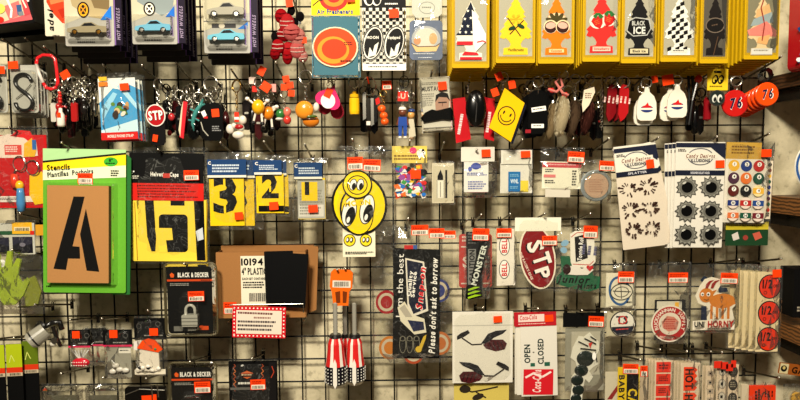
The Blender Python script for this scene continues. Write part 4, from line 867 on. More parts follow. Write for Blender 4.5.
# red keyring card at the left edge (its figures are left out)
t = T('red_key_ring_card', 'red card with white inset and two silver key rings', 'key ring card', 22, 134, .12)
t.mb().box(-12, 135, 46, 209, -.8, 0, ('card', (196, 22, 26)), 1).build('backing_card')
m = t.mb(.05); m.poly([(-12, 139), (8, 134), (26, 134), (36, 142), (37, 156), (20, 158), (-12, 158)], (226, 206, 190)); m.poly([(10, 136), (18, 130), (30, 131), (36, 142), (34, 146), (24, 138)], (214, 30, 34)); m.rect(4, 145, 21, 155, (210, 70, 60)); m.fine(5, 146.5, 20, 153, 3, (240, 210, 200)); m.rect(-12, 197, 46, 203, (228, 216, 204)); m.fine(-8, 198.5, 20, 201.5, 2, (60, 40, 40)); m.poly([(28, 176), (40, 172), (44, 176), (44, 204), (32, 206), (27, 196)], (236, 190, 24)); m.poly([(24, 144), (32, 138), (36, 150), (34, 157), (23, 157)], (226, 172, 40)); m.rect(32, 140, 36, 150, (50, 100, 170)); m.build('printed_art')
for x, y in ((19, 164), (32, 168)): t.mb().ring(x, y, 2, 7.5, 7.5, .65, SIL, 15).build('split_ring')
t.mb().tube([(15, 170, 2), (13, 176, 2), (14, 186, 2)], .8, SIL).build('chain'); t.mb().lathe(14, 174, 2.5, [(.3, 0), (3.5, 1), (4, 9), (3, 14), (.3, 15)], ('gloss', (206, 60, 36)), 12).build('fob', smooth=True); t.mb().lathe(19.5, 188, 3, [(.3, 0), (3, 1), (3.6, 6), (4, 16), (3.4, 24), (.3, 25)], ('gloss', (70, 130, 180)), 12).build('fob', smooth=True); t.mb().ell(19, 186, 3, 4, 5, 3.4, ('gloss', (226, 176, 36))).build('bead', smooth=True)
t.bag(-14, 126, 47, 210, -1, 3); hook(9, 128, .16, 'the red key ring card')

# big letter stencil pack
t = T('stencil_pack', 'lime green stencil pack with large black letter A on brown board', 'stencil', 85, 150, .17, rot=-1.2, lean=-2)
t.mb().slab(rrect(43, 149, 126, 295, 2), -1, 0, ('card', (104, 178, 50))).build('backing_card')
t.mb().slab([(58, 152), (126, 154), (130, 158), (129, 297), (112, 297), (58, 280)], -4, -2.6, ('card', (40, 110, 50))).build('spare_card')
m = t.mb(.05); m.poly([(43, 149), (126, 149), (126, 157), (43, 163)], (172, 214, 150)); m.poly([(43, 163), (126, 153.5), (126, 165), (43, 171)], (248, 214, 30)); m.poly([(43, 171), (126, 165), (126, 177), (43, 181)], (228, 232, 196)); m.poly([(43, 161.5), (126, 152), (126, 154), (43, 163.5)], (30, 30, 20)); m.text('Stencils', 58.5, 168, 5.6, BK, 23, 4); m.text('Plantillas  Pochoirs', 70.5, 173.5, 4.8, BK, 46, 6); m.disc(111, 161.5, 7, 4.6, (60, 170, 50)); m.text('8"', 111, 160, 3, BK); m.fine(106, 162.5, 116, 164.5, 1, BK); m.fine(111, 170, 120, 177, 3, (40, 50, 30)); m.build('printed_art'); t.mb(.05).fine(46, 288, 52, 291, 1, BK).build('footer_print')
s = t.mb().box(50.5, 186, 111.5, 284, 0, 6, ('card', (196, 140, 84)), .8, ('card', (110, 72, 36))).build('stencil_board')
m = t.mb(6.05); m.poly([(x + 2.2, y) for x, y in ((74.5, 197), (85.5, 197), (73.5, 247), (80.5, 247.5), (81, 259.5), (69, 259.5), (67, 271), (54.5, 270))], BK); m.poly([(x + 2.2, y) for x, y in ((86.8, 209), (81, 235), (87.5, 271.5), (100, 272.5))], BK); m.build('letter', s)
t.blister(48, 183, 118, 287, 0, 7, 2, 2); t.sticker(78, 173.5, 93, 183.5, .8, 0)
hook(61.5, 143, .21, 'the letter stencil pack')

# large G-shaped number stencil
t = T('stencil_pack', 'clear stencil pack with large black and yellow letter G under a red panel', 'stencil', 166, 156, .15, rot=-1)
t.mb().box(131, 200, 206, 263, -2, -.2, ('card', (222, 190, 60)), .6).build('stencil_card')
m = t.mb(0); m.rect(132.5, 201, 205.5, 263, (238, 206, 66)); m.poly([(144, 201), (153, 201), (155, 240), (154, 253), (150, 253), (146, 238)], BK); m.rect(170, 201, 184, 206, BK); m.slab if False else None
m.poly(rrect(158, 215, 187, 253.5, 4), BK); m.poly([(154, 229), (171, 229), (172, 241), (165, 241.5), (166.5, 254), (158, 254), (156, 242)], (238, 206, 66)); m.poly([(193.5, 201), (203.5, 201), (204.5, 262), (196, 262)], BK); m.poly([(195, 232), (202, 228), (203, 240), (197, 242)], (200, 206, 214)); m.line([(134, 203), (136, 262)], .8, (170, 130, 30)); m.line([(207, 203), (205, 262)], .8, (170, 130, 30)); m.build('stencil_print')  # the pale patch on the right-hand black bar is painted glare
s = t.mb().box(129.5, 153, 203.5, 201, -.2, .4, ('card', (7, 7, 7)), .5).build('header_card')
m = t.mb(.45); m.rect(129.5, 183.5, 203.5, 201, (206, 34, 26)); m.fine(137, 185.5, 198, 199.5, 5, (90, 12, 8), 0, .4); m.text('Helvetica Caps', 164.5, 174.5, 4, WH, 28, -1); m.rect(163, 173.5, 170, 178, (190, 60, 50)); m.text('6"', 132.5, 173, 3, WH); m.fine(131, 176, 139, 180, 2, (200, 196, 180)); m.build('printed_art', s)
t.bag(127.5, 147, 208, 266, -2.3, 2.6); t.sticker(185, 170, 200, 180, 4.2, 2); hook(158, 150, .18, 'the yellow letter G stencil')

def numpack(label, box, head, yel, extra, d, what, hk):
    t = T('number_stencil_pack', label, 'stencil', (box[0] + box[2]) / 2, box[1], d)
    t.mb().box(*yel, -1.2, 0, ('card', (244, 206, 16)), .5).build('stencil_card')
    s = t.mb().box(*head, .2, .8, ('card', (26, 62, 110)), .4).build('header_card')
    m = t.mb(.85); x0, y0, x1, y1 = head; m.rect(x0, y1 - 3.2, x1, y1, (226, 222, 206)); m.rect(x0, y1 - .9, x1, y1, BK); m.fine(x0 + 5, y0 + 5, x1 - 3, y1 - 5, 3, (200, 212, 224)); m.text('C', x0 + 2.5, y0 + 3.5, 3, WH); m.build('printed_art', s)
    m = t.mb(.05); extra(m, t); m.build('stencil_print'); t.bag(*box, -2.6, 2.4, amp=.4); hook(*hk, d + .035, what); return t
def n3(m, t):
    m.text('3', 224, 195.5, 33, BK, 24); m.rect(222.5, 177, 224.6, 187, (244, 206, 16)); m.rect(222.5, 205, 224.6, 214, (244, 206, 16))
t = numpack('yellow number three stencil pack with blue header', (203, 152, 252, 231), (207, 159.5, 246, 178.5), (208.5, 176, 243, 226.5), n3, .15, 'the number three stencil packs', (220.5, 143)); t.sticker(234, 212.5, 242.5, 220, 3.6, 3, False)
copy_thing(t, .012, .002, 'yellow stencil pack hung behind the number three one', skip=('price_sticker',), dx=.027)
def n2(m, t): m.text('2', 269.5, 186.5, 22, BK, 17); m.rect(268.6, 186, 270.4, 192, (244, 206, 16)); m.rect(257.5, 206, 283, 212, BK)
t = numpack('yellow number two stencil pack with blue header', (252, 155, 289, 217), (254, 160, 281.5, 175.5), (255.5, 174, 283, 213.5), n2, .145, 'the number two stencil packs', (264, 142)); t.sticker(269, 202, 278, 210, 3.6, 3, False)
copy_thing(t, .014, .003, 'stencil pack hung behind the number two one', skip=('price_sticker',), dx=.012)
def n1(m, t): m.rect(297, 180, 324.5, 219, (170, 168, 156)); m.rect(298, 205, 323, 217, (205, 202, 190)); m.fine(299, 190, 322, 216, 9, (140, 138, 126)); m.rect(301, 182, 317, 201, (240, 200, 20)); m.text('1', 306.6, 188.6, 12, BK, 4.5)
t = numpack('small yellow number one stencil in a clear case with blue header', (291, 158, 328, 222), (293.5, 162.5, 322, 180), (297, 178, 324.8, 219.5), n1, .145, 'the number one stencil case', (305, 145)); t.sticker(308, 205, 317.5, 212.5, 3.8, 2, False); t.blister(293, 161, 327.5, 221, -1.2, 5, 2.5, 1.5)

# yellow eyes decal bag
t = T('eyes_decal_bag', 'clear bag with big yellow disc decal of two slanted eyes', 'decal', 362, 150, .16)
t.mb().slab(ellpts(358.8, 204.5, 28, 31, 12), -1, 0, (18, 17, 14)).build('decal_disc')
m = t.mb(.05); m.disc(358.8, 204.5, 25.6, 28.6, (238, 206, 14), 12); m.disc(356, 212, 17, 24, (20, 19, 16), 8); m.disc(356.5, 212, 15.5, 22.6, (238, 206, 14), 8)
for x, y in ((348.5, 212), (366.5, 209.5)): m.disc(x, y, 7.4, 15.4, BK, -12); m.disc(x, y, 6.5, 14.4, WH, -12); m.disc(x + 1, y + 4, 4.6, 9.4, BK, -16); m.disc(x - 1, y + 8, 1.6, 3.2, WH, -16)
m.text('MOON', 357, 203, 5, (236, 200, 20), 26, 4); m.build('eyes_print')
s = t.mb().slab(ellpts(357, 184.5, 15, 14.5), .6, 1.3, (20, 19, 16)).build('small_disc'); m = t.mb(1.35); m.disc(357, 184.5, 13.6, 13, (240, 210, 20)); m.hoop(357, 185, 10.4, 9.8, 1, BK)
for x in (352.8, 360): m.disc(x, 184.5, 3.8, 6, BK, -14); m.disc(x, 184.5, 3, 5.2, WH, -14); m.disc(x + .7, 186.2, 2, 3.4, BK, -14)
m.build('eyes_print', s)
s = t.mb().box(341.5, 226, 374.5, 258, -1.6, -1.1, (232, 224, 196), .5).build('insert_card'); m = t.mb(-1.05)
for x in (348.5, 365): m.disc(x, 241, 6.2, 6.4, BK); m.disc(x, 241, 5.3, 5.5, (240, 212, 40)); [(m.disc(x + q, 240.6, 1.7, 2.9, BK, -14), m.disc(x + q - .3, 240.4, .9, 1.7, WH, -14)) for q in (-1.9, 1.9)]
m.fine(344, 252.5, 373, 255.5, 2, FP); m.build('printed_art', s)
t.bag(332, 146, 395, 236, -1.9, 3.2, amp=.8); t.sticker(347.5, 157, 363, 169.5, 5.2, 2); t.sticker(363, 159.5, 380.5, 171, 5.2, -3)
hook(352.5, 140, .2, 'the yellow eyes decal bag')

# confetti bag
t = T('sticker_flake_bag', 'small bag of mixed bright sticker shapes under a yellow header', 'sticker bag', 411, 148, .13)
s = t.mb().box(392, 146, 427, 163, .2, .8, ('card', (232, 206, 96)), .4).build('header_card'); m = t.mb(.85); m.fine(394, 155, 426, 161, 2, (120, 84, 30)); m.disc(413, 150.5, 3.6, 3.2, (214, 60, 110)); m.disc(421, 153, 4.4, 4, (240, 232, 220)); m.disc(423, 151, 1.4, 2, BK); m.build('printed_art', s)
CF = [(206, 40, 36), (40, 110, 190), (236, 190, 30), (60, 150, 70), (236, 226, 214), (224, 110, 40), (26, 26, 28), (150, 70, 150), (238, 230, 220)]
for i in range(140):
    x, y = R.uniform(396, 424), R.uniform(167, 197); n_ = R.choice([3, 4, 5, 14]); r_ = R.uniform(2.0, 4.4); a_ = R.random() * 6
    kk = R.uniform(-.6, 1.8); t.mb().slab([(x + r_ * math.cos(a_ + 6.283 * q / n_), y + r_ * .8 * math.sin(a_ + 6.283 * q / n_)) for q in range(n_)], kk, kk + .15, R.choice(CF)).build('sticker_shape')
t.bag(391.5, 146, 428.5, 202, -1, 3.4, amp=.7); t.sticker(410, 170, 420.5, 178.5, 4, 2, False); hook(410, 141, .16, 'the bright sticker shapes bag')

# pencil and pen wallet
t = T('pen_pack', 'cream card pack with black pen nib and slim pencil drawing', 'stationery pack', 443, 163, .12)
t.mb().box(432, 163, 454, 203, -1, 0, ('card', (206, 196, 166)), .6).build('backing_card'); m = t.mb(.05); m.rect(436.5, 180, 444, 198, (226, 220, 200)); m.line([(437, 180), (437, 198)], .5, FP); m.line([(444, 180), (444, 198)], .5, FP); m.poly([(440.5, 169.5), (443, 176), (443, 180), (437.5, 180), (437.5, 176)], BK); m.rect(445.2, 170, 447.2, 198, (28, 26, 24)); m.line([(440.3, 182), (440.3, 197)], .5, FP); m.build('printed_art')
t.bag(431, 161, 455.5, 205, -1.2, 2.2); hook(444, 143, .15, 'the pen nib card pack'); 
# white bag with blue print
t = T('novelty_bag', 'white headed clear bag with blue printed leaflet', 'novelty bag', 477, 148, .13)
s = t.mb().box(461, 147, 494.5, 161.5, .2, .7, ('card', (226, 222, 206)), .4).build('header_card'); s = t.mb().box(464, 162, 488.5, 192, -.4, 0, (226, 224, 216), .3).build('leaflet')
m = t.mb(.05); m.disc(476, 166, 4.6, 3.4, (60, 74, 150)); m.rect(471, 165, 481, 168, (84, 96, 170)); m.disc(470, 169, 2, 2.4, (84, 96, 170)); m.fine(467, 172.5, 487, 176, 2, (70, 84, 156)); m.fine(468, 181, 486, 190, 4, (110, 116, 170)); m.build('printed_art', s); t.mb().box(467, 189.5, 488, 192.5, -.8, -.5, (176, 60, 56), .2).build('red_slip')
t.bag(458, 161, 497.5, 198, -1, 3.6, amp=.8); t.sticker(481, 149.5, 490, 157, 3, 2, False); hook(477, 150, .15, 'the blue printed leaflet bag')
# blue booklet bag
t = T('novelty_bag', 'white headed clear bag with blue booklet and yellow slip', 'novelty bag', 516, 150, .125)
t.mb().box(501, 150, 532, 164, .2, .7, ('card', (224, 220, 204)), .4).build('header_card'); t.mb().box(500.5, 163, 532.5, 193, -.9, -.5, (214, 210, 196), .4).build('insert_card'); s = t.mb().box(508.5, 171.5, 520.5, 191.5, -.2, .6, (24, 106, 168), .3).build('booklet'); m = t.mb(.65); m.text('WNL', 514.5, 181, 4, (210, 228, 236), 8); m.fine(510, 174, 519, 177, 2, (120, 176, 210)); m.fine(510, 186, 519, 189, 2, (120, 176, 210)); m.build('printed_art', s)
t.mb().box(520.5, 180.5, 528.5, 191.5, -.2, .4, (226, 202, 60), .3).build('yellow_slip'); t.bag(499, 149, 533.5, 195.5, -1.2, 3, amp=.7); t.sticker(520, 151, 529.5, 157.5, 3.6, 2, False); hook(522.5, 140, .16, 'the blue booklet bag')
# red-striped price list packet
t = T('label_packet', 'flat packet with white leaflet headed by a pink red stripe', 'leaflet packet', 562, 150, .13, rot=-1.5)
t.mb().box(547, 186, 572, 197, -1, -.6, (206, 198, 180), .3).build('lower_slip'); s = t.mb().box(543, 161.5, 582, 188.5, -.4, 0, (224, 220, 196), .3).build('leaflet'); m = t.mb(.05); m.rect(543, 162.5, 582, 167.5, (190, 72, 76)); m.fine(545, 164, 578, 166, 1, (226, 170, 166)); m.fine(546, 169, 556, 173, 2, FP); m.rect(544.5, 174.5, 556.5, 177.5, (214, 120, 118)); m.fine(546, 180, 557, 184, 2, FP); m.fine(573, 170, 578, 186, 6, FP); m.build('printed_art', s)
t.bag(541, 147, 585, 191, -1.2, 2.4); t.sticker(567, 151.5, 583.5, 162, 3.4, -2); hook(573.5, 139, .16, 'the pink red striped leaflet packet')
# round tin
t = T('round_patch_pack', 'round clear case with pale pink disc', 'round case', 597, 165, .13)
t.mb().lathe(596.5, 185.5, -.5, [(.3, -1), (15.5, -1), (15.8, .2), (15, 1.2), (12.6, 1.2), (12.4, .6), (.3, .6)], ('gloss', (140, 146, 148)), 32, 'k').build('case'); t.mb().lathe(596.5, 185.5, .3, [(.3, -.2), (12.2, -.2), (12.2, .5), (.3, .5)], (206, 172, 148), 28, 'k').build('pink_disc'); m = t.mb(.9); m.fine(589, 179, 604, 193, 6, (190, 150, 126)); m.build('print')
t.mb().slab(ellpts(596.5, 185.5, 15.2, 15.2), 1.5, 1.6, 'crisp').build('clear_lid'); t.bag(581, 160, 612, 203, -1.4, 1.8); t.sticker(598, 161, 613, 170.5, 3.6, -3); hook(609, 139, .16, 'the round pink disc case')

# decal sheets
def sheet(name, label, pts, d, cat, rot, cx, cy, col): 
    t = T(name, label, cat, cx, cy, d, rot=rot); t.mb().slab(pts, -.5, 0, ('card', col)).build('sheet'); return t
def headart(m, x0, x1, y0, y1, sub):
    cx = (x0 + x1) / 2; m.rect(x0, y0, x1, y0 + 4.5, (30, 34, 52)); m.poly([(x1 - 20, y0), (x1, y0), (x1, y0 + 16), (x1 - 9, y0 + 9)], (30, 34, 52)); m.hoop(cx, y0 + 13.5, 13, 8.5, .9, (90, 90, 96)); m.rect(cx - 15, y0 + 10, cx + 17, y0 + 15.5, (224, 218, 200)); m.text('Candy Designs', cx, y0 + 12.8, 3.6, (120, 62, 48), 29, 0, 'i'); m.text('ILLUSIONS', cx, y0 + 17.4, 2.6, (36, 38, 54), 19); m.rect(x0, y1 - 5, x1, y1, (26, 30, 46)); m.text(sub, cx, y1 - 2.5, 2, (200, 200, 206), 19); m.fine(x0 + 2, y0 + 6, x0 + 11, y0 + 9, 2, FP)
t = sheet('decal_sheet', 'cream decal sheet with six brown paint splatters', rrect(613.5, 144.5, 656, 248, .8), .17, 'decal', 6.5, 636, 147, (226, 212, 190))
m = t.mb(.05); m.rect(613.5, 144.5, 656, 174, (226, 220, 204)); headart(m, 613.5, 656, 146.5, 175, 'SPLATTER'); m.build('header_print'); m = t.mb(.05)
for j in range(3):
    for i in range(2):
        cx, cy = 624.5 + i * 19.5, 188 + j * 20.5
        for q in range(15):
            a = q * .42 + R.random() * .4; r0 = 3.6 + R.random() * 2; r1 = r0 + 1.2 + R.random() * 4; wd = .6 + R.random() * .9
            c = (62, 40, 30); p, e = (cx + r0 * math.cos(a), cy + r0 * .85 * math.sin(a)), (cx + r1 * math.cos(a), cy + r1 * .85 * math.sin(a)); m.line([p, e], wd, c); m.disc(e[0], e[1], wd * .9, wd * .8, c, n=8); m.k -= .12
        m.disc(cx + 5, cy - 3, 3.4, 1.4, (48, 30, 24), 30, 10)
m.build('splatter_print'); t.sticker(644, 161, 652, 169.5, 1.2, 2, False)
for i in range(3): copy_thing(t, .006 * (i + 1), .002, 'decal sheet hung behind the paint splatter one', 'splatter decal sheets on one hook', skip=('price_sticker', 'splatter_print'), rot=-2.2 * (i + 1), dx=.004 * i)
hook(658.5, 138, .2, 'the paint splatter decal sheets')
t = sheet('decal_sheet', 'white decal sheet with six grey bullet holes', rrect(676, 142, 725.5, 247, .8), .17, 'decal', -.6, 700, 147, (234, 228, 214))
m = t.mb(.05); headart(m, 676, 725.5, 143, 175, 'DESIGNER BULLET HOLES'); m.build('header_print'); m = t.mb(.05)
for j in range(3):
    for i in range(2):
        cx, cy = 688.5 + i * 24, 187 + j * 23.5; p = []
        for q in range(26):
            a = 2 * math.pi * q / 26; r_ = (11.8 if q % 2 else 9.4) + R.uniform(-.7, 1.4) * (q % 2); p.append((cx + r_ * math.cos(a), cy + r_ * .95 * math.sin(a)))
        m.poly(p, (70, 68, 62)); m.poly([(cx + (x - cx) * .86, cy + (y - cy) * .86) for x, y in p], (136, 134, 124)); m.disc(cx, cy, 7.8, 7.4, (104, 102, 94)); m.disc(cx, cy, 5.6, 5.4, (7, 7, 7)); m.disc(cx - 3, cy - 4.5, 2.2, 1, (190, 188, 176), 30, 10)
m.build('bullet_hole_print'); t.sticker(715.5, 160, 724.5, 167.5, 1.2, 2, False)
for i in range(3): copy_thing(t, .007 * (i + 1), .002, 'decal sheet hung behind the bullet hole one', 'bullet hole decal sheets on one hook', skip=('price_sticker', 'bullet_hole_print'), rot=-.6 * (i + 1), dx=-.008 * (i + 1))
hook(717, 137, .2, 'the bullet hole decal sheets')
t = sheet('decal_sheet', 'white decal sheet of numbered pool balls in five rows', rrect(726.5, 159, 768, 222, .8), .15, 'decal', -1.5, 748, 147, (230, 222, 204))
m = t.mb(.05); PB = [(226, 172, 50), (34, 56, 120), (176, 40, 34), (74, 40, 60), (222, 110, 40), (24, 74, 54), (90, 34, 30), (18, 17, 18), (222, 170, 60), (34, 50, 110), (176, 44, 40), (40, 70, 130), (214, 110, 60), (30, 80, 60), (110, 36, 44)]
for j in range(5):
    for i in range(3):
        n_ = j * 3 + i; cx, cy = 735 + i * 12.4, 165.5 + j * 12.3; c = PB[n_]
        if j < 3 and n_ != 8: m.disc(cx, cy, 5.7, 5.7, c, n=20); m.disc(cx + .5, cy - 1.5, 2.3, 2.3, WH, n=12)
        else: m.disc(cx, cy, 5.7, 5.7, (226, 206, 190) if n_ != 8 else (236, 214, 150), n=20); m.poly([(cx - 5.6, cy - 2.8), (cx + 5.6, cy - 2.8), (cx + 5.6, cy + 2.8), (cx - 5.6, cy + 2.8)], c); m.disc(cx, cy, 2.2, 2.2, WH, n=12)
        m.text(str(n_ + 1), cx + (.5 if j < 3 else 0), cy - (1.5 if j < 3 and n_ != 8 else 0), 2.4, BK)
m.build('ball_print')
s = t.mb().box(768.4, 160, 774.5, 218, -1, -.4, (222, 208, 184), .3).build('side_strip'); m = t.mb(-.35)
for j in range(9): m.disc(771.4, 164 + j * 5.6, 1.9, 1.9, R.choice(PB), n=10)
m.fine(769.5, 212, 773.5, 216, 2, FP); m.build('ball_print', s); t.mb().box(757, 158, 767, 222.5, -1, -.6, (190, 150, 90), .3).build('kraft_backing')
t.mb().box(727, 142.5, 762, 160, -1, -.4, ('card', (198, 156, 64)), .4).build('yellow_header'); t.mb(-.35).fine(732, 146, 758, 155, 3, (120, 84, 30)).build('header_print'); t.bag(725, 141, 776, 224, -1.6, 2); t.sticker(760, 149, 770, 156.5, 2.8, 2, False)
hook(769, 134, .18, 'the pool ball decal sheet')
t = sheet('decal_sheet', 'yellow and dark green decal sheet peeking out below the pool balls', rrect(728, 150, 771, 245, .8), .13, 'decal', 0, 748, 149, (30, 66, 38)); m = t.mb(.05); m.rect(728, 221, 771, 229, (206, 186, 50)); m.fine(730, 222.5, 769, 226, 2, (60, 40, 20)); m.poly([(734, 234), (740, 231), (742, 238), (736, 240)], (210, 200, 190)); m.poly([(755, 233), (762, 231), (765, 237), (758, 240)], (196, 90, 70)); m.disc(748, 237, 2.6, 2.6, (150, 60, 50)); m.build('printed_art')

# ================================================================== lower rows
# photo strip pack and jelly hands at the left edge
t = T('photo_pack', 'clear pack of dark landscape photos under a yellow label', 'photo pack', 16, 226, .12)
t.mb().box(-12, 223, 34, 255, -.8, 0, ('card', (206, 204, 190)), .5).build('backing_card'); m = t.mb(.05); m.rect(-12, 231, 34, 235, (34, 84, 50)); m.rect(12, 222.5, 32, 234, (238, 180, 30)); m.rect(14, 227, 30, 231, (240, 220, 170)); m.bars(15, 228, 29, 231); m.rect(30, 231, 34, 235, (206, 40, 30)); m.rect(-12, 237.5, 8.5, 254, (34, 34, 52)); m.rect(12, 237, 32, 253.5, (38, 38, 56)); m.poly([(12, 246), (18, 243), (24, 246), (32, 244), (32, 253.5), (12, 253.5)], (22, 22, 30)); m.disc(22, 245, 3, 2, (120, 116, 130)); m.poly([(-12, 247), (0, 244), (8.5, 247), (8.5, 254), (-12, 254)], (20, 20, 28)); m.build('printed_art'); t.bag(-14, 220, 35, 257, -1, 1.8)
t.mb().box(34, 225, 42, 236, -2.4, -1.8, ('card', (224, 160, 40)), .4).build('yellow_label'); hook(20, 214, .15, 'the landscape photo pack')
GJ = ('tint', (190, 214, 70))
t = T('jelly_hand_bag', 'bag holding a translucent lime green jelly hand', 'toy bag', 16, 260, .13)
def hand(dx, dy, sc, name):
    m = t.mb(); q = [(-4, 0), (-6, -14), (-4, -27), (-1, -28), (0, -16), (3, -18), (6, -30), (9, -30), (9, -17), (13, -24), (16, -23), (13, -10), (16, -4), (20, -8), (22, -5), (17, 6), (10, 14), (0, 14)]
    m.slab([(8 + dx + x * sc, 292 + dy + y * sc) for x, y in q], 0, 2.6, ('jelly', (176, 196, 60))); return m.build(name)
hand(-6, -4, 1.25, 'jelly_hand'); t.mb().slab([(22, 282), (34, 276), (40, 292), (36, 306), (24, 308)], -1, .6, ('jelly', (150, 156, 56))).build('second_jelly')
t.mb().slab(ellpts(4, 266, 4, 7, 20), .5, 1.2, (226, 224, 214)).build('white_tag'); t.bag(-12, 256, 42, 316, -1.6, 4.5, amp=1); hook(16, 311, .1, 'the lime jelly hand bag') if False else hook(12, 250, .16, 'the lime jelly hand bag')

# silver clamp lamp
t = T('clamp_torch', 'silver round torch head on black clamp', 'torch', 46, 326, .17)
def cyl(m, a, b, r, col, n=18, r2=None): return m.tube([a, b], r, col, n, rs=[r, r2 or r])
cyl(t.mb(), (46, 330, 0), (35, 339, 7), 8.5, ('gloss', (150, 146, 132)), 20, 9).build('silver_barrel'); cyl(t.mb(), (37.3, 337.2, 5.6), (36.2, 338, 6.3), 9.2, ('gloss', (26, 25, 24))).build('black_band'); cyl(t.mb(), (35, 339, 7), (33.5, 340.2, 8), 8.6, ('gloss', (176, 172, 156)), 20, 7.2).build('end_cap')
t.mb().ring(43, 326, 4, 5, 5, 1.6, ('gloss', (22, 21, 20)), 20).build('clamp_ring'); m = t.mb(); m.tube([(46, 326, 2), (54, 322, 1), (60, 322, 0), (62, 330, 0)], 2.6, ('gloss', (20, 19, 18)), 8); m.build('clamp_arm', smooth=True)
t.mb().tube([(54, 326, 2), (57, 337, 2), (60, 347, 0)], 2, ('gloss', (24, 23, 22)), 8).build('clamp_arm', smooth=True); t.mb().lathe(56, 340, 3, [(.3, -1.4), (3.4, -1.4), (3.4, 1.4), (.3, 1.4)], SIL, 12, 'k').build('thumb_screw'); t.mb().ell(53, 344, 2, 3, 2.4, 2, ('gloss', (206, 200, 184))).build('jaw', smooth=True)
hook(35, 305, .2, 'the silver clamp torch'); hook(18, 307, .18, 'the clamp torch cord')
# seed-like green packs
for x0, y0, d, lab in ((-11.5, 345, .16, 'lime green and black pack cut off by the edge beside two others'), (6, 344, .145, 'lime green and black pack between two others of its kind'), (22, 341, .125, 'darker green and black pack nearest the clamp torch')):
    t = T('green_card_pack', lab, 'card pack', x0 + 8, y0 + 2, d, yaw=6); c = (176, 192, 26) if x0 < 20 else (96, 116, 24)
    t.mb().box(x0, y0, x0 + 15, y0 + 66, -.8, 0, ('card', (7, 7, 7)), .4).build('backing_card'); m = t.mb(.05); m.rect(x0, y0, x0 + 15, y0 + 24, c); m.rect(x0, y0 + 24, x0 + 15, y0 + 29.5, (214, 56, 24)); m.rect(x0, y0 + 29.5, x0 + 15, y0 + 33, (196, 180, 150)); m.bars(x0 + 3, y0 + 30, x0 + 13, y0 + 32.4); m.line([(x0 + 3, y0 + 19), (x0 + 5, y0 + 11), (x0 + 8, y0 + 18)], .8, (216, 224, 110)); m.build('printed_art')
    hook(x0 + 8, y0 - 6, d + .02, {-11.5: 'the lime pack cut off by the edge', 6: 'the middle lime and black pack', 22: 'the darker green pack'}[x0])
# charm bags with black headers
def headbag(label, x0, x1, y0, yh, yb, d, body, sk, hk, what, band=(206, 40, 84)):
    t = T('charm_bag', label, 'charm bag', (x0 + x1) / 2, y0, d); s = t.mb().box(x0, y0, x1, yh, .2, .8, ('card', (7, 7, 7)), .5).build('header_card')
    m = t.mb(.85); m.rect(x0, yh - 2, x1, yh, band); m.hoop((x0 + x1) / 2 + 8, y0 + 6, 2.6, 2.6, .5, (90, 88, 84)); m.hoop(x0 + 5, y0 + 8, 2.6, 2.6, .5, (80, 78, 74)); m.fine(x0 + 10, yh - 5, x1 - 3, yh - 3, 1, (150, 148, 140)); m.build('printed_art', s)
    body(t); t.bag(x0, y0 - 2, x1, yb, -1, 3, amp=.8); t.sticker(*sk, 3.8, 0, False); hook(*hk, d + .03, what); return t
def b1(t):
    t.mb().ell(80.5, 363, 2, 9, 4.8, 3.4, ('gloss', (196, 26, 44)), 18, 8).build('red_bow', smooth=True); m = t.mb(5.6)
    for i in range(14): m.disc(73.5 + (i % 7) * 2.4, 361.5 + (i // 7) * 3, .6, .6, WH, n=8)
    m.k = 5.2; m.build('white_dots')
    for i in range(6): t.mb().tube([(80, 361, 1), (72 + i * 3.4, 350, 2.5)], .6, ('gloss', (222, 220, 214))).build('white_spike')
t = headbag('small bag with red white dotted bow under a black header', 68, 90, 329.5, 348, 369, .14, b1, (74, 330, 81.5, 337.5), (70, 321, .0), 'the red dotted bow bag') if False else headbag('small bag with red white dotted bow under a black header', 68, 90, 329.5, 348, 369, .14, b1, (74, 330, 81.5, 337.5), (70, 320), 'the red dotted bow bag')
copy_thing(t, .02, .002, 'charm bag hung behind the red dotted bow bag', skip=('price_sticker', 'white_spike', 'white_dots', 'red_bow'), dx=.04)
def b2(t):
    s = t.mb().box(105.5, 347, 130, 379, -.6, -.2, (150, 146, 130), .3).build('insert_card'); m = t.mb(-.15); m.rect(118, 349, 130, 354, (226, 220, 204)); m.fine(119, 350.5, 129, 352.5, 1, BK); m.fine(106, 374, 128, 377, 1, BK); m.build('printed_art', s)
    for i, (x, y) in enumerate(((112, 372), (119, 370), (125, 371), (115, 366))): t.mb().ell(x, y, 1.5, 3.6, 2.6, 2.2, ('gloss', (206, 200, 186))).build('white_bead', smooth=True)
headbag('small bag of whitish beads under a black header with pink line', 103, 132, 329.5, 347, 381, .14, b2, (111, 329, 119, 337), (102, 319), 'the whitish bead bag')
def b3(t):
    t.mb().slab([(139, 347), (158, 347), (158.5, 372), (138.5, 372)], -.4, 1.8, (228, 218, 200)).build('house_wall'); t.mb().slab([(137, 348), (142.5, 340.5), (148, 338.5), (155, 340.5), (162, 350), (158, 352.5)], .4, 3, (232, 74, 20)).build('orange_roof'); t.mb().slab([(133, 342), (141, 340), (136, 351), (133, 350)], 0, .5, (222, 216, 206)).build('white_flap')
    t.mb().ell(155.5, 349, 3.4, 1.3, 1.3, .6, ('gloss', (40, 120, 80)), 8, 6).build('green_dot', smooth=True)
    for i in range(10): t.mb().ell(R.uniform(136, 162), R.uniform(366, 372), 2, 2.4, 1.8, 1.6, ('gloss', R.choice([(226, 220, 206), (206, 198, 180), (30, 28, 26)]))).build('bead', smooth=True)
    t.mb().box(133, 371, 164, 376, -.4, .4, (224, 214, 190), .3).build('base_strip')
headbag('bag with white house shape and orange roof under a black header', 134, 166, 318, 340, 378, .145, b3, (150.5, 327.5, 159, 335), (148, 311), 'the orange roofed house bag', (40, 38, 36))
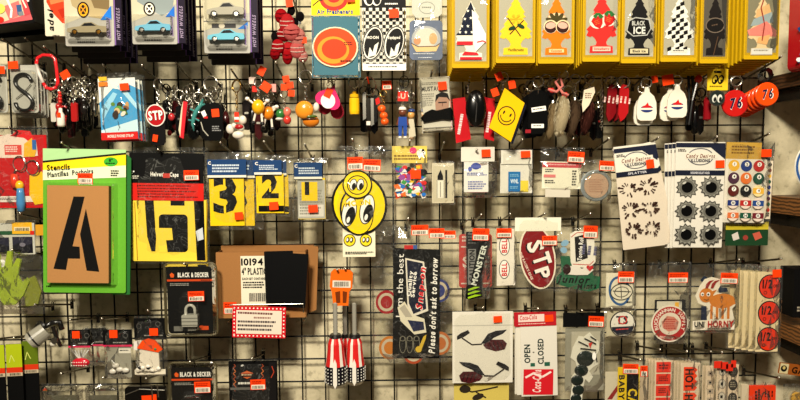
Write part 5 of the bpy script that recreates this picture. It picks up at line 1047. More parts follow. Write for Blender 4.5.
# bottom edge: clear trays and a black header
for x0, x1, lab, bl in ((40, 82, 'shallow clear plastic tray pack next to the green packs', 0), (84, 122, 'shallow clear plastic tray pack next to the black zipped case', 0)):
    t = T('clear_tray_pack', lab, 'plastic pack', (x0 + x1) / 2, 388, .14); t.blister(x0, 386, x1, 425, -2, 5, 4, 3); t.bag(x0, 384, x1, 425, -2.4, 2.4, amp=.9); t.mb().box(x0 + 4, 396, x1 - 4, 420, -1.8, 0, (90, 86, 70), .5).build('insert_card'); hook((x0 + x1) / 2, 374 if x0 == 40 else 378, .16, 'the tray pack by the green packs' if x0 == 40 else 'the tray pack by the zipped case')
t = T('zipped_case', 'black zipped case with red price dots at the bottom of the grid', 'case', 146, 388, .15); t.mb().box(125, 386, 166, 425, -3, 1, ('gloss', (7, 7, 7)), 4).build('body'); t.mb().tube([(126, 394, 1.4), (140, 388.5, 1.4), (165, 390, 1.4)], .5, SIL).build('zip'); t.mb().tube([(152, 384, 1.4), (153, 396, 1.6)], .8, SIL).build('zip_pull'); t.mb().tube([(158, 384, 1.4), (159, 397, 1.6)], .8, SIL).build('zip_pull'); t.sticker(142, 395, 152, 402, 1.6, 2, False); t.sticker(153, 394, 157, 402, 1.6, 2, False); hook(146, 379, .17, 'the black zipped case')

# padlocks
def padlock(label, x0, y0, x1, y1, d, stk, hk, what):
    t = T('padlock_pack', label, 'padlock', (x0 + x1) / 2, y0 + 3, d); cx = (x0 + x1) / 2
    t.mb().slab(rrect(x0 + 3, y0 + 3, x1 - 3, y1 - 3, 4), -1, 0, ('card', (7, 7, 7))).build('backing_card'); m = t.mb(.05); m.rect(x0 + 3, y0 + 17, x1 - 3, y0 + 19, (206, 70, 24)); m.text('BLACK & DECKER', cx + 3, y0 + 12.5, 4.4, WH, 31); m.poly([(x0 + 6, y0 + 12), (x0 + 8, y0 + 10), (x0 + 10.5, y0 + 12), (x0 + 10, y0 + 15), (x0 + 7, y0 + 15)], (226, 90, 30)); m.fine(x0 + 6, y0 + 21, cx + 2, y0 + 24, 2, (150, 148, 140)); m.fine(x1 - 16, y0 + 17.5, x1 - 6, y0 + 19, 1, (60, 30, 20)); m.build('printed_art')
    yy = y0 + 54; s = t.mb().box(cx - 8, yy - 2, cx + 8, yy + 10, 0, 6, ('gloss', (172, 170, 160)), 1.4).build('lock_body'); m = t.mb(6.05); m.rect(cx - 8, yy + 1, cx + 8, yy + 1.7, (90, 88, 82)); m.rect(cx - 8, yy + 4.5, cx + 8, yy + 5.2, (90, 88, 82)); m.rect(cx - 8, yy + 8, cx + 8, yy + 8.7, (90, 88, 82)); m.build('plate_seams', s)
    t.mb().tube([(cx - 4.6, yy, 3)] + [(cx + 4.6 * math.cos(a), yy - 6 - 5.4 * math.sin(a), 3) for a in [math.pi - i * math.pi / 8 for i in range(9)]] + [(cx + 4.6, yy, 3)], 1.5, ('gloss', (186, 184, 174)), 8).build('shackle', smooth=True)
    if y1 > y0 + 66: m = t.mb(.05); m.rect(cx - 18, yy + 11, cx - 9, yy + 16, (110, 108, 100)); m.rect(cx + 8, yy + 11, cx + 17, yy + 15, (196, 70, 26)); m.rect(cx - 4, yy + 12, cx + 4, yy + 16, (120, 118, 110)); m.build('panel_print')
    t.blister(x0, y0, x1, y1, -1, 8, 5, 2.5, ('tint', (206, 204, 186)) if False else 'crisp'); t.blister(cx - 12, y0 + 30, cx + 12, y0 + 70, .2, 9.5, 6, 3)
    m = t.mb(); p = rrect(x0 + .8, y0 + .8, x1 - .8, y1 - .8, 5); m.tube([(x, y, -.2) for x, y in p], 1.35, ('gloss', (84, 76, 52)), 6, True); m.build('clear_rim'); t.sticker(*stk, 8.4, 1); hook(*hk, d + .04, what); return t
padlock('carded silver padlock, whole pack beside the brown carton', 163.5, 262.5, 216.5, 338, .15, (190, 290, 206, 300), (184, 264), 'the whole padlock pack')
padlock('carded silver padlock, lower pack beside the flame card', 168, 362, 216.5, 438, .15, (196.5, 379, 212.5, 390.5), (190, 362), 'the lower padlock pack')
# flame card
t = T('flame_card_pack', 'black card with orange flames and shield emblem', 'card pack', 252, 364, .14)
t.mb().box(228.5, 361, 277, 430, -1, 0, ('card', (7, 7, 7)), .6).build('backing_card'); m = t.mb(.05)
for x in (234, 262):
    for q in range(5): yy = 364 + q * 5.4; m.line([(x, yy), (x + 1.6, yy + 2), (x - 1, yy + 4), (x + .8, yy + 6)], .7, (206, 110, 50) if q % 2 else (160, 70, 40))
m.poly([(241, 373), (247, 370.5), (253, 373), (254, 375.5), (247, 379), (240, 375.5)], (196, 90, 40)); m.rect(240, 373.5, 254, 376.8, (30, 26, 24)); m.fine(241.5, 374.2, 252.5, 376, 1, (226, 190, 150)); m.fine(238, 382.2, 251, 384.8, 1, (226, 222, 210), 0, .8); m.rect(230, 387.5, 266, 390, (96, 94, 88)); m.rect(269, 362, 276, 430, (22, 20, 20)); m.line([(272, 366), (274, 372), (271, 378)], .8, (176, 60, 36)); m.disc(242.5, 365, 1.5, .9, (190, 188, 180), 20); m.build('printed_art'); t.bag(228, 360, 277.5, 430, -1.2, 1.6, amp=.4)
t.sticker(250.5, 379, 265.5, 389.5, 2.4, 1); hook(252, 359, .16, 'the flame card')

# brown carton with plates, and its price card
t = T('stencil_carton', 'open brown carton labelled 10194 4" PLASTIC with white label', 'carton', 267, 280, .10)
KR = ('card', (168, 116, 66)); DKK = ('card', (112, 72, 38))
t.mb().box(216.5, 247.5, 312, 317, -22, -18.5, KR, .4, DKK).build('rear_panel'); t.mb().box(216.5, 251.5, 306, 318.5, -1.4, 0, KR, .4, DKK).build('front_panel')
for x in (216.5, 304.5): t.mb().box(x, 252, x + 1.5, 318, -20, -1, KR, 0, DKK).build('side_panel')
t.mb().box(216.5, 316.5, 306, 318, -20, -1, KR, 0, DKK).build('bottom_panel'); t.mb().slab([(306.5, 247.5), (317, 249), (314, 315), (306.5, 318)], -18, -16, KR, DKK).build('end_flap')
s = t.mb().box(241, 255.5, 268, 305, 0, .2, (232, 224, 200), .3).build('white_label'); m = t.mb(.25); m.text('10194', 252.5, 261.5, 6.6, BK, 22); m.text('4" PLASTIC', 254.5, 271, 6.4, BK, 25); m.text('EACH SET CONTAINS', 254, 278.5, 2.2, BK, 23); m.fine(243, 281.5, 267, 289, 3, BK); m.bars(249, 293, 268, 301.5); m.build('printed_art', s); t.sticker(223, 302, 236, 314, .3, 0)
for x, y, r, lab, dd in ((288, 281, -4, 'matt black plastic sheet clipped over the carton, in front of another', .125), (279, 279, 1, 'matt black plastic sheet clipped over the carton, behind another', .12)):
    q = T('black_sheet', lab, 'plastic sheet', x, y - 26, dd, rot=r); q.mb().box(x - 15, y - 28, x + (20 if x > 285 else 14), y + 27, -.4, 0, ('paper', (10, 10, 11)), 1).build('sheet')
t = T('wire_rack', 'pair of wire arms holding up the brown carton', 'rack', 262, 312, .12); 
for x in (229, 304): t.mb().tube([(x, 322, -38), (x, 321.6, 0), (x, 321.4, 5)], .8, ('metal', (120, 114, 100))).build('arm')
t = T('wire_clip', 'thin chrome wire crossing the front of the brown carton', 'wire', 262, 304, .12)
t.mb().tube([(231, 304, 4), (234, 303.5, 4), (290, 303.5, 4), (304, 303.5, 4), (304, 312, 4)], .6, SIL).build('front_wire')
t = T('price_card', 'handwritten white price card with red white dotted border', 'sign card', 259, 306, .145, rot=-2)
t.mb().box(232.5, 306.5, 286, 338.5, -.4, 0, (206, 26, 38), .6).build('card'); m = t.mb(.05)
for i in range(14):
    for y in (308.4, 336.6): m.disc(234.5 + i * 3.85, y, .8, .8, WH, n=8); m.k -= .07
for i in range(8):
    for x in (234.4, 284): m.disc(x, 309 + i * 3.8, .8, .8, WH, n=8); m.k -= .07
m.k += .1; m.rect(236.5, 310.5, 282, 334.5, (228, 214, 196)); m.fine(238, 312.5, 278, 316.5, 1, (110, 60, 56), -1, .5); m.fine(254, 317, 276, 320.5, 1, (150, 110, 100), 0, .5); m.fine(238, 321, 280, 333, 3, (70, 58, 60), 0, .5); m.build('handwriting')
hook(231, 303, .15, 'the red dotted price card') if False else None

# striped-handle screwdrivers
t = T('tool_hanger', 'orange plastic hanger tag with cut-outs and white label', 'hanger', 342, 272, .15)
t.mb().slab([(331, 272), (334, 269), (350, 270), (353, 273), (352, 288), (349, 292), (348, 306), (333, 306), (331.5, 292), (329.5, 286)], -1, 1, ('gloss', (236, 104, 20))).build('tag'); m = t.mb(1.05); m.rect(332.5, 280.5, 350.5, 287.5, (224, 214, 196), -2); m.bars(334, 281.5, 349, 286.5); m.poly([(335, 292), (340, 291), (340, 303), (336, 303)], (110, 46, 10)); m.poly([(342.5, 291), (347, 292), (346, 303), (342.5, 303)], (110, 46, 10)); m.build('cut_outs')
hook(337, 270, .17, 'the orange tool hanger'); hook(345, 269, .165, 'the rear of the orange tool hanger')
def driver(label, x, yt, yb, d, tilt, wd=12):
    t = T('screwdriver', label, 'screwdriver', x, yt, d, rot=tilt)
    m = t.mb(); m.lathe(x, 302, 0, [(.3, 0), (2.2, 1), (2.2, yt - 304)], ('gloss', (150, 146, 134)), 10); m.build('shaft', smooth=False)
    m = t.mb()
    for i in range(8): m.ring(x, 304 + i * (yt - 306) / 8, 0, 2.4, .5, .45, ('gloss', (80, 76, 68)), 0, 8)
    m.build('shaft_thread'); t.mb().lathe(x, yt - 2, 0, [(.3, 0), (wd * .28, 0), (wd * .34, 3), (wd * .3, 4)], ('gloss', (24, 22, 22)), 14).build('collar')
    pr = [(wd * .3, 0), (wd * .42, 6), (wd * .44, 12), (wd * .5, 22), (wd * .56, 29)]; n = 18
    seg = [('gloss', (208, 36, 34)), ('gloss', (208, 36, 34)), ('gloss', (232, 224, 212))]
    for q in range(3):   # stripes of red and white moulded side by side around the grip
        m = t.mb()
        for i in range(n):
            if i % 3 != q: continue
            a0, a1 = 2 * math.pi * i / n, 2 * math.pi * (i + 1) / n; vs = []
            for r_, h_ in pr: vs += [(x + r_ * math.cos(a0), yt + 1 + h_, r_ * math.sin(a0)), (x + r_ * math.cos(a1), yt + 1 + h_, r_ * math.sin(a1))]
            m.add(vs, [(2 * j, 2 * j + 1, 2 * j + 3, 2 * j + 2) for j in range(len(pr) - 1)], seg[q])
        m.build('white_stripe' if q == 2 else 'red_stripe')
    g0 = yt + 29; g = t.mb().lathe(x, g0, 0, [(wd * .56, 0), (wd * .58, 6), (wd * .57, yb - g0 - 5), (wd * .36, yb - g0), (.3, yb - g0 + .6)], ('gloss', (20, 20, 26)), n).build('grip', smooth=False)
    m = t.mb()
    for j in range(5):
        for i in range(n):
            a = 2 * math.pi * (i + .5) / n; yy = g0 + 2.5 + j * (yb - g0 - 6) / 4.6; m.ell(x + wd * .585 * math.cos(a), yy, wd * .585 * math.sin(a), .6, .75, .6, ('gloss', (230, 226, 216)), 5, 4)
    m.build('white_studs', g, kind='stuff'); t.mb().lathe(x, yb - 3, 0, [(wd * .5, 0), (wd * .42, 3), (wd * .2, 4.6), (.3, 4.8)], ('gloss', (222, 212, 196)), 14).build('end_cap', smooth=True)
    t.mb().slab([(x - 1.8, yt + 25), (x, yt + 20), (x + 1.8, yt + 25), (x + 2, yb - 5), (x, yb - 1), (x - 2, yb - 5)], wd * .52, wd * .6, ('gloss', (234, 228, 216))).build('white_inlay')
driver('stars and stripes screwdriver handle in front of two others under the orange hanger', 335.5, 336, 387, .185, 0, 19); driver('stars and stripes screwdriver handle leaning beside the front one, towards the decal bag', 354.5, 336, 384, .14, 0, 18); driver('stars and stripes screwdriver handle leaning beside the front one, half hidden between two others', 345, 336, 383, .07, 0, 12)

# tool sticker bag
t = T('tool_sticker_bag', 'clear bag with black tool decal lettered Please don\'t ask to borrow', 'decal', 412, 230, .13)
s = t.mb().slab([(394, 248), (440, 250), (439, 361), (391.5, 360)], -.4, .1, (7, 7, 7)).build('decal'); m = t.mb(.15)
m.text('I am the best', 399.5, 286, 6.2, WH, 64, 90 - 2, 'n'); m.text("Please don't ask to borrow", 433, 307, 6, WH, 98, 88, 'i')
m.poly([(405, 258), (424, 262), (428, 312), (412, 318), (407, 306)], (222, 214, 196)); m.poly([(406.5, 260), (422.5, 263.5), (426, 310), (413, 315), (408.5, 304)], (20, 24, 44)); m.text('Quality', 409.5, 284, 3.6, WH, 26, 84); m.text('Service', 413.5, 285, 3.6, WH, 26, 84); m.text('Snap-on', 420.5, 289, 6.8, WH, 45, 85, 'i'); m.text('Snap-on', 420.5, 289, 6, (214, 34, 40), 43, 85, 'i')
m.poly([(397, 308), (404, 302), (413, 316), (424, 320), (426, 334), (414, 336), (400, 322)], (220, 212, 186)); m.poly([(399, 309), (404, 305), (412, 318), (405, 318)], (176, 168, 150)); m.poly([(407, 321), (423, 323), (424, 331), (413, 333)], (26, 34, 66))
for q in range(3): m.hoop(402 + q * 7, 346, 3.4, 9, .6, (120, 116, 100)); m.hoop(402 + q * 7, 340, 3, 2.6, .5, (120, 116, 100))
m.poly([(417, 352), (423, 338), (426, 336), (425, 341), (420, 354)], (206, 170, 50)); m.disc(418, 351, 3.2, 3.2, (206, 170, 50)); m.rect(404, 242 + 3, 413, 249, (190, 40, 40)); m.rect(413, 245, 417, 249, (60, 90, 150)); m.build('printed_art', s)
for x, y, c in ((386, 303, (150, 30, 34)), (389, 350, (186, 112, 40)), (440, 346, (176, 100, 50)), (413, 355, (160, 70, 40)), (439, 292, (50, 58, 110))):
    t.mb().slab(ellpts(x, y, 11, 12), -1.6, -1.2, c).build('round_decal'); m = t.mb(-1.15); m.disc(x, y, 8.6, 9.4, (186, 172, 146)); m.disc(x, y, 6, 6.6, c); m.build('ring_print')
t.bag(371.5, 226, 453, 366, -2, 5.4, nx=9, ny=13, amp=1.3); t.sticker(411, 224.5, 428, 234.5, 5, 1); t.sticker(428.5, 228, 444, 237.5, 5.2, 0); t.sticker(440, 230.5, 455, 238.5, 4.6, 0); hook(408, 219, .19, 'the black tool decal bag')

# sticker row
t = T('sticker_pack', 'faded red square sticker showing behind the black claw sticker', 'sticker', 475, 232, .11); t.mb().box(459, 234, 492, 288, -.3, .1, (182, 66, 60), 3).build('sticker'); m = t.mb(.15); m.rect(461, 246, 490, 247.4, (214, 190, 176)); m.text('S', 466, 262, 10, (220, 196, 184)); m.text('E', 486, 262, 10, (220, 196, 184)); m.fine(462, 236, 489, 243, 2, (214, 190, 176)); m.rect(461, 283, 490, 284.4, (214, 190, 176)); m.build('printed_art'); t.bag(457, 230, 494, 290, -.5, 1.8)
hook(467, 220, .13, 'the faded red sticker')
t = T('claw_sticker', 'narrow black sticker with green claw mark and slanted MONSTER lettering', 'sticker', 479, 228, .145)
s = t.mb().slab([(466, 232), (478, 232), (481, 262), (482, 297), (467, 298)], -.4, 0, (26, 26, 28)).build('strip'); m = t.mb(.05); m.rect(468, 249, 476, 285, (120, 120, 116)); m.text('CAUTION', 472, 266, 5, (26, 26, 28), 32, 90); m.fine(468, 233, 477, 245, 4, (90, 90, 88)); m.build('printed_art', s)
s = t.mb().slab([(479, 243), (486.5, 240), (487.5, 247), (483, 270), (477, 288), (471, 287), (471, 280)], .4, .9, (7, 7, 7)).build('lettered_strip'); m = t.mb(.95); m.text('MONSTER', 479, 265, 5.2, (210, 214, 200), 42, 75); m.build('lettering', s)
s = t.mb().slab([(466.5, 286), (478, 283), (483, 297), (470, 300), (465.5, 299)], .4, .9, (7, 7, 7)).build('claw_patch'); m = t.mb(.95)
for q in range(3): y = 287 + q * 4; m.poly([(468 - q * .2, y + 2.4), (475, y - .2), (480 + q, y + .3), (475, y + 2.2), (468, y + 4.2)], (150, 190, 30))
m.build('claw_print', s); t.bag(464, 230, 490, 300, -.8, 2.4); t.sticker(472, 228.5, 488, 240, 3.4, -2); copy_thing(t, .01, 0, 'claw sticker pack hung behind the black claw sticker', skip=('lettered', 'claw'), dx=.004); hook(481, 215, .17, 'the black claw sticker')
t = T('oval_sticker_strip', 'white sticker strip with two black edged ovals lettered red', 'sticker', 506, 228, .135)
s = t.mb().slab([(497, 229), (514, 229), (515.5, 285.5), (497, 286)], -.3, 0, (230, 222, 206)).build('strip'); m = t.mb(.05)
for y in (246, 269.5): m.disc(504.5, y, 5.4, 9.6, BK); m.disc(504.5, y, 4.7, 8.9, WH); m.text('BELL', 504.5, y, 5, (206, 30, 30), 13.5, 90)
m.build('printed_art', s); t.bag(495.5, 226, 517, 287, -.5, 1.8); t.sticker(496, 228, 511, 237, 3, 0); hook(510, 214.5, .165, 'the oval sticker strip')
t = T('oval_sticker', 'large dark red oval sticker lettered STP under a blank white header', 'sticker', 539, 219, .14)
t.mb().box(515, 217.5, 561, 231, 0, .4, (232, 228, 206), .4).build('header_card'); s = t.mb().slab(ellpts(538, 257.5, 18, 32.5, 10), -.4, .1, (232, 220, 196)).build('sticker'); m = t.mb(.15); m.disc(538, 257.5, 16.4, 30.8, (128, 14, 22), 10)
for dx, dy, c in ((-1.4, .8, BK), (.2, -.2, (240, 234, 222))):
    m.text('S', 535.5 + dx, 246.5 + dy, 15, c, 11, -72); m.text('T', 542 + dx, 259.5 + dy, 16, c, 12, -72); m.text('P', 543 + dx, 273.5 + dy, 13, c, 11, -72)
m.text("THE RACER'S EDGE", 526.5, 266, 2.2, (236, 206, 190), 30, -66); m.build('printed_art', s); t.bag(516, 217, 562, 292, -.6, 1.8); t.sticker(541.5, 235.5, 556.5, 245, 2.8, 0); hook(545, 214, .17, 'the large red oval sticker')
t = T('candy_sticker_pack', 'candy sticker pack lettered Junior Mints in green', 'sticker', 578, 228, .14)
s = t.mb().slab([(561, 256), (570, 256), (574, 270), (592, 268), (594, 276), (601, 277), (600, 289), (590, 292), (574, 289), (557, 284), (557, 277), (562, 272)], -.6, -.1, (38, 92, 62)).build('green_sticker'); m = t.mb(-.05); m.text('Junior', 574, 279.5, 7, (12, 16, 12), 34, -3, 'i'); m.text('Mints', 587.5, 286.5, 5.4, (12, 16, 12), 20, 3, 'i'); m.build('lettering', s)
s = t.mb().slab([(570, 234), (575, 231), (592, 231), (594, 236), (596, 262), (590, 268), (573, 267), (571, 262)], 0, .4, (228, 222, 206)).build('roll_sticker'); m = t.mb(.45); m.line([(571, 237), (577, 232.5), (591, 232.5)], .7, (190, 60, 50)); m.line([(573, 264), (590, 265), (594, 261)], .7, (190, 60, 50)); m.poly([(574.5, 237), (586, 234), (588, 258), (576, 262)], (20, 16, 16)); m.text('Tootsie Roll', 580.5, 249, 4.2, WH, 23, 86); m.fine(586, 241, 596, 259, 3, (90, 90, 120), 84, .5); m.build('printed_art', s)
m = t.mb(); m.slab(ellpts(565, 243, 4, 3, 30), 0, .3, (130, 170, 196)); m.build('blue_wing'); t.mb().slab(ellpts(564, 250, 3.4, 3, -30), 0, .3, (130, 170, 196)).build('blue_wing'); t.mb().slab([(565, 274), (570, 266), (577, 265), (582, 269), (588, 266), (594, 270), (588, 275), (576, 275)], .5, .9, (226, 218, 206)).build('cream_patch'); t.mb().slab(ellpts(567, 269, 4, 5), .95, 1.2, (44, 22, 20)).build('dark_sweet'); t.mb().slab([rot2(x, y, 590, 268, 0) for x, y in heart(590, 268, 3.4)], 1, 1.4, (190, 30, 34)).build('red_heart')
t.bag(556, 228, 602, 293, -.9, 2.2); t.sticker(582.5, 225.5, 596.5, 237.5, 3, -2); hook(590.5, 214, .17, 'the candy sticker pack')
# small sticker bags
t = T('sticker_bag', 'clear bag of white and blue tyre stickers', 'sticker bag', 620, 265, .12); s = t.mb().box(606.5, 273, 635, 308, -.5, 0, (224, 216, 190), .4).build('sticker'); m = t.mb(.05); m.hoop(620, 291, 11, 15, 2.4, (50, 90, 140), 10); m.disc(622, 292, 11.4, 8.6, (40, 38, 34), 6); m.disc(622, 292, 10.4, 7.6, (222, 214, 190), 6); m.hoop(622, 292, 7.4, 5.4, .8, (60, 56, 50), 6); m.line([(613, 291), (631, 292)], 1, (60, 56, 50)); m.line([(621, 285), (622, 299)], .8, (60, 56, 50)); m.fine(627, 301.5, 633, 304.5, 1, BK); m.build('printed_art', s); t.bag(603.5, 263, 637, 311, -.8, 2.2); t.sticker(617, 271, 633, 282, 3, -1); hook(633.5, 262, .15, 'the tyre sticker bag')
t = T('sticker_bag', 'clear bag with round TS logo sticker below the tyre stickers', 'sticker bag', 622, 313, .11); t.mb().box(607, 311, 633, 337, -.8, -.4, (196, 186, 156), .4).build('backing_sticker'); s = t.mb().slab(ellpts(623, 324, 13, 13.2), -.2, .2, BK).build('round_sticker'); m = t.mb(.25); m.disc(623, 324, 12, 12.2, (228, 222, 208)); m.poly([(611.5, 327), (634.7, 326), (632, 332), (628, 335), (618, 335), (613, 331)], (26, 28, 44)); m.text('TS', 622, 320, 7.6, (40, 36, 50), 12); m.hoop(622.5, 320, 4.6, 4.4, 1.2, (196, 40, 34)); m.fine(616, 328.5, 630, 330.5, 1, (214, 60, 60), 3); m.build('printed_art', s); t.bag(604, 309, 637, 338.5, -1, 2); hook(612, 309, .13, 'the round TS sticker bag')
t = T('sticker_bag', 'clear bag with round red ringed supply seal over a black square', 'sticker bag', 668, 264, .13); t.mb().box(656, 300, 687, 341, -1, -.6, (18, 18, 20), .6).build('black_square'); s = t.mb().box(658, 301.5, 683, 309, -.55, -.35, (206, 200, 180), .3).build('white_label'); t.mb(-.3).rect(676, 302.5, 680, 307.5, (226, 170, 50)).build('yellow_mark'); s = t.mb().slab(ellpts(671, 324, 18.6, 18.6), -.3, .2, (226, 216, 196)).build('round_sticker'); m = t.mb(.25); m.disc(671, 324, 17.2, 17.2, (176, 34, 34)); m.disc(671, 324, 11.4, 11.4, (224, 210, 190)); m.poly([(663, 322), (668, 316), (675, 317), (680, 322), (678, 330), (670, 332), (664, 328)], (206, 130, 110)); m.fine(665, 319, 678, 330, 5, (176, 60, 50))
tx = 'BUCKHANNAN SUPPLY'
for i, ch in enumerate(tx):
    if ch != ' ': a = 200 - i * 13.8; m.text(ch, 671 + 14.2 * math.cos(rad(a)), 324 - 14.2 * math.sin(rad(a)), 3.4, (236, 216, 200), None, a - 90); m.k -= .07
m.k += .1; m.text('HOUSTON TX', 668, 338, 2.2, (236, 206, 190), 14, -8); m.build('printed_art', s); t.bag(649, 262, 692, 345, -1.3, 2.6, amp=.8); t.sticker(667, 272, 686.5, 282, 3.4, 0); hook(684, 261.5, .16, 'the red ringed seal bag')
t = T('goat_sticker_pack', 'orange goat sticker lettered HORNY in red', 'sticker', 715, 275, .13)
s = t.mb().slab([(696, 296), (700, 286), (705, 279), (712, 277), (720, 279), (721, 285), (717, 292), (731, 296), (738, 304), (733, 309), (736, 320), (736, 330), (694, 330), (694, 321), (707, 320), (708, 307), (699, 303)], -.3, .1, (232, 222, 200)).build('sticker'); m = t.mb(.15); OG = (206, 122, 44)
m.disc(723, 301, 13, 7.4, OG); m.poly([(733, 298), (737, 304), (730, 306)], OG); [m.rect(711 + q * 5.6, 305, 713.6 + q * 5.6, 319, OG) for q in range(4)]; m.disc(706.5, 295, 7, 7.2, OG); m.poly([(712, 291), (717, 289.5), (713, 295)], OG); m.disc(702.5, 294, 1.7, 1.9, WH); m.disc(708.5, 294, 1.9, 2.1, WH); m.disc(702.7, 294.2, .8, .9, BK); m.disc(708.3, 294.2, .9, 1, BK); m.line([(704, 299), (707, 300), (709, 298.6)], .6, (70, 36, 14))
for dx in (0, 5.4): m.poly([(705 + dx, 288), (706 + dx, 283.5), (709 + dx, 280.6), (714 + dx, 279.6), (710.5 + dx, 282.2), (707.6 + dx, 288)], (146, 34, 28))
m.text('UNI', 700, 324, 5, (26, 24, 26), 10); m.text('HORNY', 721.5, 324, 6.2, (176, 30, 28), 26); m.fine(708, 328, 734, 329.2, 1, FP); m.build('printed_art', s); t.mb().slab([(701, 280), (705, 276), (708, 278), (704, 284)], -1.2, -.9, (30, 40, 62)).build('dark_sticker_behind'); t.mb().slab([(719, 287), (728, 288), (729, 292), (720, 293)], -1.2, -.9, (30, 40, 62)).build('dark_sticker_behind'); t.mb().slab([(702, 306), (707, 306), (708, 320), (702, 320)], .2, .4, (30, 40, 62)).build('navy_leg_patch')
t.bag(691, 264, 741, 334, -1.4, 2.4, amp=.8); t.sticker(719, 272.5, 736, 283, 3, -3); hook(739, 260, .16, 'the orange goat sticker')
t = T('half_off_label_strip', 'cream label strip with three red round 1/2 OFF stickers', 'label strip', 770, 266, .16)
t.mb().box(758, 272, 780.5, 352, -.4, 0, (226, 206, 160), .4).build('strip')
for i in range(3):
    cx, cy = 770.5, 286.5 + i * 26.4; s = t.mb().slab(ellpts(cx, cy, 11.2, 12.2), 0, .25, BK).build('round_label'); m = t.mb(.3); m.disc(cx, cy, 10.2, 11.2, (228, 52, 24)); m.text('1/2', cx - 2.6, cy - 2.6, 8, BK, 10, 0, 'b'); m.text('OFF', cx + 6, cy - .6, 2.8, BK, 5.6); m.hoop(cx - 4.6, cy + 6, 1.7, 1.7, .5, BK); m.build('printed_art', s)
t.bag(756, 266, 784, 354, -1, 2); t.sticker(771, 269, 780, 277, 2.6, 2, False)
for i in range(4): copy_thing(t, .012 * (i + 1), .002, 'cream label strip hung behind the red 1/2 OFF stickers', 'half off label strips on one hook', skip=('price_sticker', 'round_label'), dx=-.014 * (i + 1))
hook(781, 259, .19, 'the red 1/2 OFF label strips')

# bottom right: window stickers and label strips
def sil(m, pts, c): m.poly(pts, c)
t = T('decal_sheet_bag', 'white sheet with two dark winged flourish decals', 'decal', 483, 314, .14)
t.mb().box(452.5, 311.5, 513, 384, -.5, 0, ('card', (234, 228, 212)), .5).build('sheet'); m = t.mb(.05); m.rect(452.5, 325, 513, 326, (190, 186, 174))
for fx, fy in ((1, 0), (-1, 32)):     # plain dark flourishes stand in for the pictured birds
    g = lambda x, y: (483 + fx * (x - 483), y + fy)
    m.poly([g(*q) for q in ((461, 333), (468, 330), (470, 333), (464, 337), (457, 340), (457, 336))], (26, 24, 24)); m.line([g(462, 338), g(472, 345), g(482, 344.5)], 1.4, (40, 34, 30)); m.poly([g(*q) for q in ((481, 344), (488, 334), (496, 331), (507, 330), (503, 334), (494, 338), (487, 344))], (28, 28, 32)); m.poly([g(*q) for q in ((483, 345), (492, 340), (503, 340), (507, 344), (505, 350), (496, 352), (486, 349))], (70, 22, 26))
    for q in range(4): m.line([g(489 + q * 4, 342), g(492 + q * 4, 350)], .7, (26, 14, 16))
m.build('flourish_print'); t.bag(452, 311, 513.5, 385, -.7, 1.8, amp=.4); t.sticker(493, 315.5, 501.5, 322, 2.6, 3, False); hook(483, 308, .16, 'the dark flourish decal sheets')
t = T('decal_sheet_bag', 'pale yellow sheet with dark branch decals below the white flourish sheet', 'decal', 483, 380, .12); t.mb().box(454, 340, 509, 425, -.5, 0, ('card', (218, 196, 96)), .5).build('sheet'); m = t.mb(.05); m.line([(460, 388), (472, 392), (484, 390), (498, 387)], 1.6, (50, 40, 28)); m.disc(465, 389, 5.6, 4, (46, 38, 28)); m.disc(478, 397, 6, 3, (46, 38, 28), 20); m.line([(476, 392), (486, 398)], 1.4, (50, 40, 28)); m.build('branch_print')
t = T('open_closed_sign', 'white door sign reading OPEN and CLOSED sideways above a red square logo', 'sign', 537, 313, .145, rot=1.5)
s = t.mb().box(514.5, 312, 556, 326, .2, .6, ('card', (190, 30, 40)), .4).build('header_card'); m = t.mb(.65); m.rect(518, 314, 544, 321.5, (232, 206, 196)); m.text('Coca-Cola', 528, 317, 4.4, (196, 30, 38), 17, 3, 'i'); m.fine(518, 323, 545, 324.6, 1, (236, 190, 180)); m.build('printed_art', s)
s = t.mb().box(520, 326, 556.5, 397.5, -.5, 0, ('card', (232, 226, 212)), .4).build('sign_sheet'); m = t.mb(.05); m.text('OPEN', 526.5, 354, 5.6, (26, 44, 38), 19, 90); m.text('CLOSED', 540, 352, 5.4, (26, 44, 38), 26, 90); m.rect(529.5, 363.5, 534, 367, (40, 90, 70)); m.rect(543.5, 363, 549, 367, (40, 90, 70)); m.fine(532, 352, 534, 354, 1, FP); m.rect(522, 370, 552, 396, (206, 30, 40), -2); m.text('Coca-Cola', 535.5, 382, 8, (240, 214, 206), 23, 88, 'i'); m.line([(524, 378), (532, 374), (541, 378), (550, 373)], 2, (240, 220, 212)); m.build('printed_art', s)
t.mb().box(515.5, 326, 521, 396, -1.2, -.7, (222, 216, 200), .3).build('spare_sheet'); t.sticker(544.5, 315, 553, 322, 1, 2, False); hook(538, 309, .165, 'the OPEN and CLOSED door signs'); copy_thing(t, .01, .002, 'door sign hung behind the OPEN and CLOSED one', skip=('price_sticker',), rot=1)
t = T('bracelet_pack', 'card pack with black and white coiled creature shaped sticker', 'sticker', 584, 314, .14)
s = t.mb().box(563, 312.5, 604, 327, .2, .7, ('card', (7, 7, 7)), .5).build('header_card'); t.mb().box(566, 328, 605, 392, -1.6, -1.1, ('card', (150, 146, 128)), .6).build('backing_card'); t.mb().box(572, 332, 601, 376, -1, -.7, (176, 170, 150), .4).build('inner_card')
WC = (218, 214, 196); BG = (24, 34, 30)
t.mb().slab([(576, 342), (579, 336), (584, 337), (590, 332.5), (593, 336), (599, 342), (600, 350), (597, 356), (599, 365), (594, 368), (590, 372), (594, 378), (590, 384), (586, 380), (584, 390), (583, 402), (571, 402), (573, 386), (572, 378), (578, 370), (576, 362), (571, 358), (573, 348)], -.3, .2, WC).build('sticker_outline')
